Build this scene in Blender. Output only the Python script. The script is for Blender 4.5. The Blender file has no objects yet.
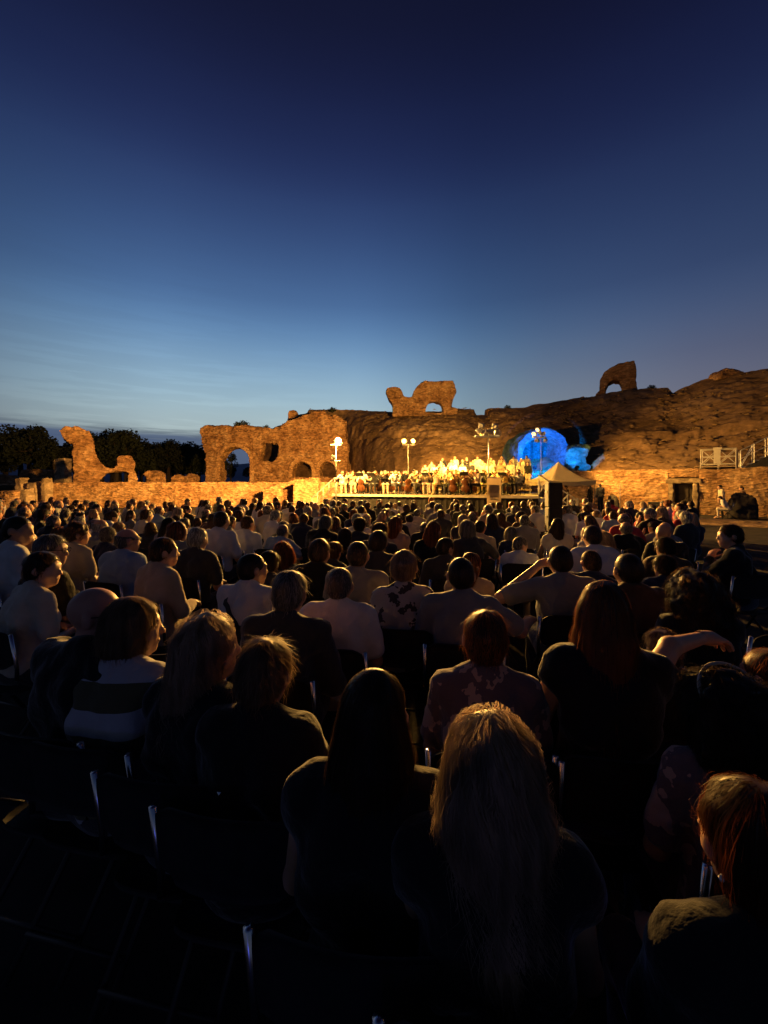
import bpy, math, random
import numpy as np
from mathutils import Vector, Matrix
from mathutils.bvhtree import BVHTree

random.seed(7)
RNG = np.random.default_rng(7)
SC = bpy.context.scene
COL = SC.collection
PI = math.pi

# ------------------------------------------------------------------ camera
F, CX, HY, CH = 416.0, 384.0, 483.0, 1.75        # focal length in px, centre column, horizon row, eye height
cam = bpy.data.cameras.new('camera')
cam.sensor_fit = 'AUTO'; cam.sensor_width = 36.0
cam.lens = F / 1024.0 * 36.0
cam.shift_y = -(512.0 - HY) / 1024.0
cam.clip_start = 0.05; cam.clip_end = 6000.0
camo = bpy.data.objects.new('camera', cam); COL.objects.link(camo)
camo.location = (0, 0, CH); camo.rotation_euler = (PI / 2, 0, 0)
SC.camera = camo
SC.view_settings.view_transform = 'Standard'
SC.view_settings.look = 'None'
SC.view_settings.exposure = 0.0
SC.view_settings.gamma = 1.0
SC.cycles.max_bounces = 6
SC.cycles.sample_clamp_indirect = 4.0
SC.cycles.caustics_reflective = False
SC.cycles.caustics_refractive = False

# ------------------------------------------------------------------ dusk sky
def srgb(r, g, b):
    f = lambda c: c / 12.92 if c <= 0.04045 else ((c + 0.055) / 1.055) ** 2.4
    return (f(r / 255), f(g / 255), f(b / 255), 1.0)

world = bpy.data.worlds.new('World'); SC.world = world; world.use_nodes = True
wt = world.node_tree; wn = wt.nodes; wl = wt.links
bg = wn['Background']; bg.inputs[1].default_value = 1.0
tc = wn.new('ShaderNodeTexCoord')
sep = wn.new('ShaderNodeSeparateXYZ'); wl.new(tc.outputs['Generated'], sep.inputs[0])
def wramp(stops, src):
    r = wn.new('ShaderNodeValToRGB'); e = r.color_ramp.elements
    r.color_ramp.interpolation = 'B_SPLINE'
    while len(e) < len(stops): e.new(0.5)
    for k, (p, c) in enumerate(stops): e[k].position = p; e[k].color = c
    wl.new(src, r.inputs[0]); return r
grad = wramp([(0.0, srgb(112, 120, 122)), (0.06, srgb(146, 155, 152)), (0.12, srgb(176, 194, 196)), (0.19, srgb(158, 189, 204)), (0.295, srgb(108, 149, 190)),
              (0.39, srgb(72, 107, 156)), (0.55, srgb(41, 58, 106)), (0.66, srgb(26, 35, 74)), (0.74, srgb(20, 24, 53)), (0.86, srgb(13, 15, 35)), (1.0, srgb(9, 10, 26))], sep.outputs[2])
flat = wn.new('ShaderNodeVectorMath'); flat.operation = 'MULTIPLY'; flat.inputs[1].default_value = (1, 1, 0); wl.new(tc.outputs['Generated'], flat.inputs[0])
nrm = wn.new('ShaderNodeVectorMath'); nrm.operation = 'NORMALIZE'; wl.new(flat.outputs[0], nrm.inputs[0])
dot = wn.new('ShaderNodeVectorMath'); dot.operation = 'DOT_PRODUCT'
wl.new(nrm.outputs[0], dot.inputs[0]); dot.inputs[1].default_value = (-0.27, 0.963, 0.0)   # towards the afterglow
az = wramp([(0.0, (0.20, 0.19, 0.23, 1)), (0.30, (0.25, 0.20, 0.26, 1)), (0.61, (0.42, 0.29, 0.35, 1)), (0.80, (0.50, 0.44, 0.48, 1)), (0.89, (0.52, 0.54, 0.58, 1)),
            (0.96, (0.95, 0.95, 0.96, 1)), (1.0, (1.06, 1.06, 1.06, 1))], dot.outputs['Value'])
hi = wn.new('ShaderNodeMapRange'); hi.inputs['From Min'].default_value = .25; hi.inputs['From Max'].default_value = .78; hi.inputs['To Max'].default_value = .75; wl.new(sep.outputs[2], hi.inputs[0])
azm = wn.new('ShaderNodeMix'); azm.data_type = 'RGBA'; wl.new(hi.outputs[0], azm.inputs[0]); wl.new(az.outputs[0], azm.inputs[6]); azm.inputs[7].default_value = (.78, .76, .78, 1)
mul = wn.new('ShaderNodeMix'); mul.data_type = 'RGBA'; mul.blend_type = 'MULTIPLY'; mul.inputs[0].default_value = 1.0
wl.new(grad.outputs[0], mul.inputs[6]); wl.new(azm.outputs[2], mul.inputs[7])
nish = wn.new('ShaderNodeTexSky'); nish.sky_type = 'NISHITA'; nish.sun_disc = False
nish.sun_elevation = math.radians(-4.5); nish.sun_rotation = math.radians(-28)
nsc = wn.new('ShaderNodeMix'); nsc.data_type = 'RGBA'; nsc.blend_type = 'ADD'; nsc.inputs[0].default_value = 0.10
wl.new(mul.outputs[2], nsc.inputs[6]); wl.new(nish.outputs[0], nsc.inputs[7])
# thin dark cloud bands low over the horizon
mp = wn.new('ShaderNodeMapping'); mp.inputs['Scale'].default_value = (3.2, 3.2, 42.0)
wl.new(tc.outputs['Generated'], mp.inputs[0])
cn = wn.new('ShaderNodeTexNoise'); cn.inputs['Scale'].default_value = 1.6; cn.inputs['Detail'].default_value = 5.0; cn.inputs['Roughness'].default_value = 0.55
wl.new(mp.outputs[0], cn.inputs['Vector'])
cm = wramp([(0.44, (0, 0, 0, 1)), (0.53, (1, 1, 1, 1))], cn.outputs[0])
ce = wramp([(0.085, (0, 0, 0, 1)), (0.095, (1, 1, 1, 1)), (0.108, (.9, .9, .9, 1)), (0.124, (0, 0, 0, 1))], sep.outputs[2])
cx = wramp([(0.10, (0, 0, 0, 1)), (0.35, (1, 1, 1, 1))], (lambda n: (setattr(n, 'operation', 'MULTIPLY'), n.inputs.__getitem__(1).__setattr__('default_value', -1.0), wl.new(sep.outputs[0], n.inputs[0]), n.outputs[0])[-1])(wn.new('ShaderNodeMath')))
c1 = wn.new('ShaderNodeMath'); c1.operation = 'MULTIPLY'; wl.new(cm.outputs[0], c1.inputs[0]); wl.new(ce.outputs[0], c1.inputs[1])
c2 = wn.new('ShaderNodeMath'); c2.operation = 'MULTIPLY'; wl.new(c1.outputs[0], c2.inputs[0]); wl.new(cx.outputs[0], c2.inputs[1])
cmix = wn.new('ShaderNodeMix'); cmix.data_type = 'RGBA'
wl.new(c2.outputs[0], cmix.inputs[0]); wl.new(nsc.outputs[2], cmix.inputs[6]); cmix.inputs[7].default_value = srgb(58, 70, 94)
cb = wn.new('ShaderNodeMath'); cb.operation = 'MULTIPLY_ADD'; wl.new(cn.outputs[0], cb.inputs[0]); cb.inputs[1].default_value = .05; wl.new(sep.outputs[2], cb.inputs[2])
cbr = wramp([(0.0, (.9, .9, .9, 1)), (0.118, (.9, .9, .9, 1)), (0.136, (0, 0, 0, 1)), (1.0, (0, 0, 0, 1))], cb.outputs[0]); cbr.color_ramp.interpolation = 'EASE'
cbm = wn.new('ShaderNodeMix'); cbm.data_type = 'RGBA'; wl.new(cbr.outputs[0], cbm.inputs[0]); wl.new(cmix.outputs[2], cbm.inputs[6]); cbm.inputs[7].default_value = srgb(70, 86, 118)
bk = wramp([(0.0, (.82, .70, .66, 1)), (0.45, (.62, .54, .54, 1)), (0.70, (1, 1, 1, 1)), (1.0, (1, 1, 1, 1))], (lambda n: (n.inputs.__getitem__(1).__setattr__('default_value', -1.0), wl.new(dot.outputs['Value'], n.inputs[0]), n.outputs[0])[-1])(wn.new('ShaderNodeMapRange')))
bkm = wn.new('ShaderNodeMix'); bkm.data_type = 'RGBA'; bkm.blend_type = 'MULTIPLY'; bkm.inputs[0].default_value = 1.0
wl.new(cbm.outputs[2], bkm.inputs[6]); wl.new(bk.outputs[0], bkm.inputs[7]); wl.new(bkm.outputs[2], bg.inputs[0])

# a breath of light from the sun already below the hills, along the afterglow
sun = bpy.data.lights.new('afterglow_sun', 'SUN'); sun.energy = 0.012; sun.angle = math.radians(20); sun.color = (0.6, 0.75, 1.0)
suno = bpy.data.objects.new('afterglow_sun', sun); COL.objects.link(suno)
suno.rotation_euler = (math.radians(80), 0, math.radians(205))

LAMP_COL = (1.0, 0.50, 0.10)
STAGE_COL = (1.0, 0.50, 0.035)
POWER = dict(lit=6500.0, left=26000.0, pair=20000.0, orchestra=1500.0, wash=9000.0, blue=9000.0)

# ------------------------------------------------------------------ naming helpers
def tag(o, label=None, cat=None, group=None, kind=None):
    if label: o['label'] = label
    if cat: o['category'] = cat
    if group: o['group'] = group
    if kind: o['kind'] = kind
    return o
def link(o, parent=None):
    COL.objects.link(o)
    if parent is not None: o.parent = parent
    return o
def empty(name, loc=(0, 0, 0), rz=0.0):
    o = bpy.data.objects.new(name, None); o.location = loc; o.rotation_euler = (0, 0, rz); o.empty_display_size = 0.2
    return link(o)
def mesh_np(name, V, Fc, mats=(), mi=None, smooth=True):
    me = bpy.data.meshes.new(name)
    me.from_pydata(np.asarray(V, dtype=float).tolist(), [], np.asarray(Fc).tolist() if isinstance(Fc, np.ndarray) else Fc)
    for m in mats: me.materials.append(m)
    if mi is not None: me.polygons.foreach_set('material_index', np.asarray(mi, dtype=np.int32))
    me.polygons.foreach_set('use_smooth', [smooth] * len(me.polygons))
    me.update(); return me
def obj(name, me, parent=None, loc=(0, 0, 0), rz=0.0):
    o = bpy.data.objects.new(name, me); o.location = loc; o.rotation_euler = (0, 0, rz)
    return link(o, parent)

class MB:
    """collects boxes, tubes and lathes into one mesh"""
    def __init__(s): s.v = []; s.f = []
    def add(s, vs, fs):
        n = len(s.v); s.v += [tuple(v) for v in vs]; s.f += [tuple(i + n for i in f) for f in fs]; return s
    def box(s, c, d, rz=0.0, bev=0.0, rx=0.0):
        hx, hy, hz = d[0] / 2, d[1] / 2, d[2] / 2
        b = min(bev, hx * .9, hy * .9, hz * .9)
        R = Matrix.Rotation(rz, 3, 'Z') @ Matrix.Rotation(rx, 3, 'X')
        if b <= 0:
            P = [(x, y, z) for x in (-hx, hx) for y in (-hy, hy) for z in (-hz, hz)]
            fs = [(0, 1, 3, 2), (4, 6, 7, 5), (0, 4, 5, 1), (2, 3, 7, 6), (0, 2, 6, 4), (1, 5, 7, 3)]
        else:
            P = []; ids = {}
            for sx in (-1, 1):
                for sy in (-1, 1):
                    for sz in (-1, 1):
                        ids[sx, sy, sz] = len(P)
                        P += [(sx * hx, sy * (hy - b), sz * (hz - b)), (sx * (hx - b), sy * hy, sz * (hz - b)), (sx * (hx - b), sy * (hy - b), sz * hz)]
            fs = []
            I = lambda sx, sy, sz, k: ids[sx, sy, sz] + k
            for sg in (-1, 1):
                q = [(sg, -1, -1), (sg, 1, -1), (sg, 1, 1), (sg, -1, 1)]; fs.append([I(*t, 0) for t in (q if sg > 0 else q[::-1])])
                q = [(-1, sg, -1), (-1, sg, 1), (1, sg, 1), (1, sg, -1)]; fs.append([I(*t, 1) for t in (q if sg > 0 else q[::-1])])
                q = [(-1, -1, sg), (1, -1, sg), (1, 1, sg), (-1, 1, sg)]; fs.append([I(*t, 2) for t in (q if sg > 0 else q[::-1])])
            for a in (-1, 1):
                for c_ in (-1, 1):
                    fs.append([I(a, c_, -1, 0), I(a, c_, 1, 0), I(a, c_, 1, 1), I(a, c_, -1, 1)])
                    fs.append([I(a, -1, c_, 0), I(a, 1, c_, 0), I(a, 1, c_, 2), I(a, -1, c_, 2)])
                    fs.append([I(-1, a, c_, 1), I(1, a, c_, 1), I(1, a, c_, 2), I(-1, a, c_, 2)])
            for k in ids: fs.append([ids[k], ids[k] + 1, ids[k] + 2])
        return s.add([R @ Vector(p) + Vector(c) for p in P], fs)
    def tube(s, pts, r, n=8, caps=True):
        pts = [Vector(p) for p in pts]; rs = r if isinstance(r, (list, tuple)) else [r] * len(pts)
        vs = []; fs = []
        up = Vector((0, 0, 1))
        for i, p in enumerate(pts):
            d = (pts[min(i + 1, len(pts) - 1)] - pts[max(i - 1, 0)]).normalized()
            u = d.cross(up if abs(d.z) < 0.95 else Vector((0, 1, 0))).normalized(); w = d.cross(u)
            vs += [p + (u * math.cos(2 * PI * k / n) + w * math.sin(2 * PI * k / n)) * rs[i] for k in range(n)]
        for i in range(len(pts) - 1):
            for k in range(n): fs.append((i * n + k, i * n + (k + 1) % n, (i + 1) * n + (k + 1) % n, (i + 1) * n + k))
        if caps: fs.append(tuple(range(n))[::-1]); fs.append(tuple(range((len(pts) - 1) * n, len(pts) * n)))
        return s.add(vs, fs)
    def mesh(s, name, mat, smooth=False):
        return mesh_np(name, s.v, s.f, [mat], smooth=smooth)
    def build(s, name, mat, parent=None, loc=(0, 0, 0), rz=0.0, smooth=False):
        return obj(name, s.mesh(name, mat, smooth), parent, loc, rz)

# ------------------------------------------------------------------ materials
def mat(name, col, rough=0.8, metal=0.0, var=0.25, scale=8.0, bump=0.0, spec=0.3, col2=None, coord='Object', sheen=0.0, detail=5.0):
    m = bpy.data.materials.new(name); m.use_nodes = True
    nt = m.node_tree; n = nt.nodes; l = nt.links
    b = n['Principled BSDF']; b.inputs['Roughness'].default_value = rough; b.inputs['Metallic'].default_value = metal
    b.inputs['Specular IOR Level'].default_value = spec
    if sheen: b.inputs['Sheen Weight'].default_value = sheen; b.inputs['Sheen Roughness'].default_value = 0.4
    t = n.new('ShaderNodeTexCoord'); z = n.new('ShaderNodeTexNoise'); z.inputs['Scale'].default_value = scale; z.inputs['Detail'].default_value = detail
    l.new(t.outputs[coord], z.inputs['Vector'])
    r = n.new('ShaderNodeValToRGB'); r.color_ramp.elements[0].position = 0.3; r.color_ramp.elements[1].position = 0.7
    c2 = col2 or tuple(min(1, c * (1 + var)) for c in col)
    c1 = col if col2 else tuple(c * (1 - var) for c in col)
    r.color_ramp.elements[0].color = (*c1[:3], 1); r.color_ramp.elements[1].color = (*c2[:3], 1)
    l.new(z.outputs[0], r.inputs[0]); l.new(r.outputs[0], b.inputs['Base Color'])
    if bump:
        bp = n.new('ShaderNodeBump'); bp.inputs['Strength'].default_value = bump; bp.inputs['Distance'].default_value = 0.05
        l.new(z.outputs[0], bp.inputs['Height']); l.new(bp.outputs[0], b.inputs['Normal'])
    return m

def masonry(name, cA, cB, cC, brick=0.3, bump=0.6, scale=0.8, blk=.35):
    """old Roman brick and rubble: patches of three tones, thin courses, pitted"""
    m = bpy.data.materials.new(name); m.use_nodes = True
    nt = m.node_tree; n = nt.nodes; l = nt.links; b = n['Principled BSDF']
    b.inputs['Roughness'].default_value = 0.95; b.inputs['Specular IOR Level'].default_value = 0.1
    t = n.new('ShaderNodeTexCoord')
    def noise(sc, det, ro=0.6):
        z = n.new('ShaderNodeTexNoise'); z.inputs['Scale'].default_value = sc; z.inputs['Detail'].default_value = det; z.inputs['Roughness'].default_value = ro
        l.new(t.outputs['Object'], z.inputs['Vector']); return z
    z1 = noise(scale, 8); z2 = noise(scale * 6, 6, 0.7)
    r = n.new('ShaderNodeValToRGB'); e = r.color_ramp.elements
    e[0].position = 0.32; e[0].color = (*cA, 1); e[1].position = 0.68; e[1].color = (*cC, 1); k = e.new(0.5); k.color = (*cB, 1)
    l.new(z1.outputs[0], r.inputs[0])
    # stone courses: stretched voronoi cells give each block its own tone
    mp = n.new('ShaderNodeMapping'); mp.inputs['Scale'].default_value = (1 / brick, 1 / brick, 2.6 / brick)
    l.new(t.outputs['Object'], mp.inputs[0])
    v = n.new('ShaderNodeTexVoronoi'); v.inputs['Scale'].default_value = 1.0; l.new(mp.outputs[0], v.inputs['Vector'])
    hs = n.new('ShaderNodeSeparateColor'); l.new(v.outputs['Color'], hs.inputs[0])
    mr = n.new('ShaderNodeMapRange'); mr.inputs['To Min'].default_value = .9 - blk; mr.inputs['To Max'].default_value = .9 + blk; l.new(hs.outputs[0], mr.inputs[0])
    mx = n.new('ShaderNodeMix'); mx.data_type = 'RGBA'; mx.blend_type = 'MULTIPLY'; mx.inputs[0].default_value = 1.0
    l.new(r.outputs[0], mx.inputs[6]); l.new(mr.outputs[0], mx.inputs[7])
    mr2 = n.new('ShaderNodeMapRange'); mr2.inputs['From Min'].default_value = .3; mr2.inputs['From Max'].default_value = .7; mr2.inputs['To Min'].default_value = 0.5; mr2.inputs['To Max'].default_value = 1.3; l.new(z2.outputs[0], mr2.inputs[0])
    mx2 = n.new('ShaderNodeMix'); mx2.data_type = 'RGBA'; mx2.blend_type = 'MULTIPLY'; mx2.inputs[0].default_value = 1.0
    l.new(mx.outputs[2], mx2.inputs[6]); l.new(mr2.outputs[0], mx2.inputs[7])
    l.new(mx2.outputs[2], b.inputs['Base Color'])
    ad = n.new('ShaderNodeMath'); ad.operation = 'ADD'; l.new(z2.outputs[0], ad.inputs[0]); l.new(v.outputs['Distance'], ad.inputs[1])
    bp = n.new('ShaderNodeBump'); bp.inputs['Strength'].default_value = bump; bp.inputs['Distance'].default_value = 0.12
    l.new(ad.outputs[0], bp.inputs['Height']); l.new(bp.outputs[0], b.inputs['Normal'])
    return m

def emis(name, col, s):
    m = bpy.data.materials.new(name); m.use_nodes = True; n = m.node_tree.nodes
    b = n['Principled BSDF']; b.inputs['Base Color'].default_value = (*col, 1)
    b.inputs['Emission Color'].default_value = (*col, 1); b.inputs['Emission Strength'].default_value = s
    return m

M = {}
M['brick'] = masonry('roman_brick', (.14, .07, .035), (.30, .17, .085), (.42, .27, .15))
M['podium'] = masonry('podium_stone', (.26, .14, .07), (.40, .24, .12), (.52, .35, .20), brick=0.22)
M['slope'] = masonry('ruined_slope', (.10, .062, .036), (.20, .125, .07), (.30, .20, .12), brick=0.4, scale=0.22, bump=0.3, blk=.12)
M['pale_stone'] = masonry('pale_stone', (.24, .18, .11), (.34, .26, .17), (.42, .34, .24), brick=0.6, bump=.3)
M['vault'] = masonry('blue_light_vault_stone', (.05, .10, .11), (.06, .115, .125), (.07, .13, .14), brick=0.35, bump=.4, blk=.18)  # blue light partly put into the stone colour: red kept low against warm lamps
M['ground'] = mat('arena_ground', (.030, .026, .022), .95, var=.5, scale=3.0, bump=.5, detail=10)
M['terrace'] = mat('terrace_earth', (.05, .045, .03), .95, var=.5, scale=.6, bump=.6)
M['hill'] = mat('far_hills', (.28, .34, .46), 1.0, var=.15, scale=.01)  # blue-grey of dusk and distance put into the hill colour
M['bark'] = mat('bark', (.05, .038, .028), .95, var=.4, scale=6, bump=.4)
M['leaf'] = mat('leaf', (.020, .028, .013), .85, var=.5, scale=1.2)
M['deck'] = mat('stage_deck', (.24, .18, .12), .6, var=.2, scale=4)
M['skirt'] = mat('stage_skirt', (.02, .018, .016), .9, var=.3, scale=4)
M['edge'] = mat('stage_edge', (.6, .52, .4), .5, var=.1)
M['galv'] = mat('galvanised_steel', (.55, .55, .55), .38, metal=.85, var=.15, scale=20)
M['chrome'] = mat('chair_steel', (.62, .63, .66), .22, metal=1.0, var=.1, scale=30)
M['white_metal'] = mat('white_painted_metal', (.36, .34, .31), .45, var=.08)
M['rail_steel'] = mat('dull_rail_steel', (.16, .15, .14), .5, metal=.6, var=.2)
M['black_metal'] = mat('black_metal', (.02, .02, .02), .5, var=.3)
M['black_plastic'] = mat('black_plastic', (.018, .018, .02), .75, var=.3, scale=20)
M['grille'] = mat('speaker_grille', (.015, .015, .015), .7, var=.5, scale=120, bump=.3)
M['canvas'] = mat('tent_canvas', (.56, .48, .36), .75, var=.06, scale=3, bump=.1)
M['banner'] = mat('banner_cloth', (.36, .27, .17), .7, var=.12, scale=3)
M['banner_dark'] = mat('banner_print', (.27, .20, .12), .7, var=.2, scale=6)
M['wood'] = mat('violin_wood', (.10, .035, .012), .35, var=.3, scale=12)
M['wood_step'] = mat('weathered_boards', (.26, .17, .10), .8, var=.35, scale=5, bump=.3)
M['door'] = mat('dark_door', (.035, .028, .022), .8, var=.4, scale=4)
M['gold'] = mat('gold', (.8, .55, .2), .25, metal=1.0)
M['paper'] = mat('paper', (.8, .78, .72), .8, var=.05)
M['lens'] = emis('lit_floodlight', (1.0, .60, .20), 3.4)
M['lens_stage'] = emis('lit_stage_lamp', (1.0, .7, .3), 2.5)
M['lens_blue'] = emis('assumed_blue_lamp_lens', (.05, .25, 1.0), 8.0)
M['glasses'] = mat('glasses_frame', (.015, .012, .01), .25, var=.1)
M['pearl'] = mat('earring', (.8, .78, .72), .2, var=.05)

def see_through(m, w):
    nt = m.node_tree; b = nt.nodes['Principled BSDF']; o = [x for x in nt.nodes if x.type == 'OUTPUT_MATERIAL'][0]
    t = nt.nodes.new('ShaderNodeBsdfTranslucent'); x = nt.nodes.new('ShaderNodeMixShader'); x.inputs[0].default_value = w
    src = b.inputs['Base Color'].links[0].from_socket; nt.links.new(src, t.inputs[0])
    nt.links.new(b.outputs[0], x.inputs[1]); nt.links.new(t.outputs[0], x.inputs[2]); nt.links.new(x.outputs[0], o.inputs[0])
see_through(M['banner'], .16); see_through(M['canvas'], .5)
# ------------------------------------------------------------------ numpy fields
def _hash(i, j, k):
    h = (i.astype(np.uint32) * np.uint32(374761393) + j.astype(np.uint32) * np.uint32(668265263) + k.astype(np.uint32) * np.uint32(2246822519))
    h = (h ^ (h >> np.uint32(13))) * np.uint32(1274126177)
    h = h ^ (h >> np.uint32(16))
    return h.astype(np.float32) / np.float32(4294967295.0)
def vnoise(x, y, z, s=1.0, seed=0.0):
    x = x * s + seed * 17.3 + 1000; y = y * s + seed * 5.7 + 1000; z = z * s + seed * 9.1 + 1000
    x, y, z = np.broadcast_arrays(x, y, z)
    i = np.floor(x); j = np.floor(y); k = np.floor(z)
    u = x - i; v = y - j; w = z - k
    u = u * u * (3 - 2 * u); v = v * v * (3 - 2 * v); w = w * w * (3 - 2 * w)
    i = i.astype(np.int64); j = j.astype(np.int64); k = k.astype(np.int64)
    r = 0
    for a in (0, 1):
        for b in (0, 1):
            for c in (0, 1):
                r = r + _hash(i + a, j + b, k + c) * (u if a else 1 - u) * (v if b else 1 - v) * (w if c else 1 - w)
    return (r * 2 - 1).astype(np.float32)
def fbm(x, y, z, s=1.0, o=3, seed=0.0):
    r = 0; a = 1.0
    for k in range(o): r = r + a * vnoise(x, y, z, s * 2 ** k, seed + k); a *= .5
    return r
def surfnet(Fd, org, h):
    """naive surface nets: quads round the zero level of Fd (negative inside)"""
    Fd = np.asarray(Fd, dtype=np.float32); S = Fd < 0
    nx, ny, nz = Fd.shape
    cnt = np.zeros((nx - 1, ny - 1, nz - 1), dtype=np.int8)
    for a in (0, 1):
        for b in (0, 1):
            for c in (0, 1): cnt += S[a:nx - 1 + a, b:ny - 1 + b, c:nz - 1 + c]
    cells = np.argwhere((cnt > 0) & (cnt < 8))
    if len(cells) == 0: return np.zeros((0, 3)), np.zeros((0, 4), int)
    off = np.array([(a, b, c) for a in (0, 1) for b in (0, 1) for c in (0, 1)])
    val = np.stack([Fd[cells[:, 0] + o[0], cells[:, 1] + o[1], cells[:, 2] + o[2]] for o in off], 1)
    acc = np.zeros((len(cells), 3)); num = np.zeros(len(cells))
    for a in range(8):
        for b in range(a + 1, 8):
            if np.abs(off[a] - off[b]).sum() != 1: continue
            fa, fb = val[:, a], val[:, b]; m = (fa < 0) != (fb < 0)
            t = np.where(m, fa / np.where(m, fa - fb, 1), 0)
            acc += np.where(m[:, None], off[a] + (off[b] - off[a]) * t[:, None], 0); num += m
    V = (cells + acc / num[:, None]) * h + np.asarray(org)
    ids = -np.ones(cnt.shape, dtype=np.int64); ids[cells[:, 0], cells[:, 1], cells[:, 2]] = np.arange(len(cells))
    Q = []
    for ax in range(3):
        s0 = [slice(None)] * 3; s1 = [slice(None)] * 3; s0[ax] = slice(0, -1); s1[ax] = slice(1, None)
        A = S[tuple(s0)]; B = S[tuple(s1)]
        e = np.argwhere(A != B)
        o1, o2 = [(1, 2), (2, 0), (0, 1)][ax]
        ok = (e[:, o1] > 0) & (e[:, o2] > 0) & (e[:, o1] < Fd.shape[o1] - 1) & (e[:, o2] < Fd.shape[o2] - 1)
        e = e[ok]
        def cid(d1, d2):
            q = e.copy(); q[:, o1] -= d1; q[:, o2] -= d2; return ids[q[:, 0], q[:, 1], q[:, 2]]
        q = np.stack([cid(1, 1), cid(0, 1), cid(0, 0), cid(1, 0)], 1)
        flip = ~A[e[:, 0], e[:, 1], e[:, 2]]
        q[flip] = q[flip][:, ::-1]; Q.append(q)
    return V, np.concatenate(Q)

def smin(a, b, k):
    if k <= 0: return np.minimum(a, b)
    h = np.maximum(k - np.abs(a - b), 0) / k
    return np.minimum(a, b) - h * h * k * .25
class Field:
    def __init__(s, lo, hi, h):
        s.lo = np.array(lo, float); s.h = h; n = np.ceil((np.array(hi) - s.lo) / h).astype(int) + 1
        s.n = n; s.F = np.full(n, 1.0, dtype=np.float32)
        s.ax = [(s.lo[i] + np.arange(n[i]) * h).astype(np.float32) for i in range(3)]
    def sub(s, lo, hi, m):
        sl = []
        for i in range(3):
            a = max(0, int((lo[i] - m - s.lo[i]) / s.h)); b = min(s.n[i], int((hi[i] + m - s.lo[i]) / s.h) + 2)
            if b <= a: return None
            sl.append(slice(a, b))
        return tuple(sl), s.ax[0][sl[0]][:, None, None], s.ax[1][sl[1]][None, :, None], s.ax[2][sl[2]][None, None, :]
    def cap(s, a, b, ra, rb=None, k=.03):
        rb = ra if rb is None else rb; a = np.array(a, float); b = np.array(b, float); R = max(ra, rb)
        q = s.sub(np.minimum(a, b) - R, np.maximum(a, b) + R, k + 3 * s.h)
        if q is None: return s
        sl, X, Y, Z = q; d = b - a; L = float(d @ d) or 1e-9
        t = np.clip(((X - a[0]) * d[0] + (Y - a[1]) * d[1] + (Z - a[2]) * d[2]) / L, 0, 1)
        D = np.sqrt((X - a[0] - t * d[0]) ** 2 + (Y - a[1] - t * d[1]) ** 2 + (Z - a[2] - t * d[2]) ** 2) - (ra + (rb - ra) * t)
        s.F[sl] = smin(s.F[sl], D, k); return s
    def ell_d(s, c, r, R, X, Y, Z):
        x, y, z = X - c[0], Y - c[1], Z - c[2]
        if R is not None:
            x, y, z = (R[0][0] * x + R[1][0] * y + R[2][0] * z, R[0][1] * x + R[1][1] * y + R[2][1] * z, R[0][2] * x + R[1][2] * y + R[2][2] * z)
        k0 = np.sqrt((x / r[0]) ** 2 + (y / r[1]) ** 2 + (z / r[2]) ** 2)
        k1 = np.sqrt((x / r[0] ** 2) ** 2 + (y / r[1] ** 2) ** 2 + (z / r[2] ** 2) ** 2)
        return k0 * (k0 - 1) / np.maximum(k1, 1e-6)
    def ell(s, c, r, k=.03, R=None):
        m = max(r); q = s.sub(np.array(c) - m, np.array(c) + m, k + 3 * s.h)
        if q is None: return s
        sl, X, Y, Z = q; s.F[sl] = smin(s.F[sl], s.ell_d(c, r, R, X, Y, Z), k); return s
    def cut(s, n, d):
        """keep only points with n.p < d"""
        X, Y, Z = s.ax[0][:, None, None], s.ax[1][None, :, None], s.ax[2][None, None, :]
        s.F = np.maximum(s.F, (n[0] * X + n[1] * Y + n[2] * Z - d).astype(np.float32)); return s
    def noise(s, amp, sc, o=2, seed=0):
        X, Y, Z = s.ax[0][:, None, None], s.ax[1][None, :, None], s.ax[2][None, None, :]
        near = np.abs(s.F) < amp * 3 + s.h * 2
        idx = np.nonzero(near)
        s.F[idx] += amp * fbm(s.ax[0][idx[0]], s.ax[1][idx[1]], s.ax[2][idx[2]], sc, o, seed); return s
    def net(s): return surfnet(s.F, s.lo, s.h)

# ------------------------------------------------------------------ places from pixels
def PX(px, Z): return (px - CX) / F * Z
def PZ(py, Z): return CH + (HY - py) / F * Z
def interp(tab, x):
    xs = [t[0] for t in tab]; return float(np.interp(x, xs, [t[1] for t in tab]))

# ------------------------------------------------------------------ ground, terrace, hills
g = MB(); g.add([(-2500, -40, 0), (2500, -40, 0), (2500, 4500, 0), (-2500, 4500, 0)], [(0, 1, 2, 3)])
tag(g.build('ground', M['ground']), kind='structure')

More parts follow.
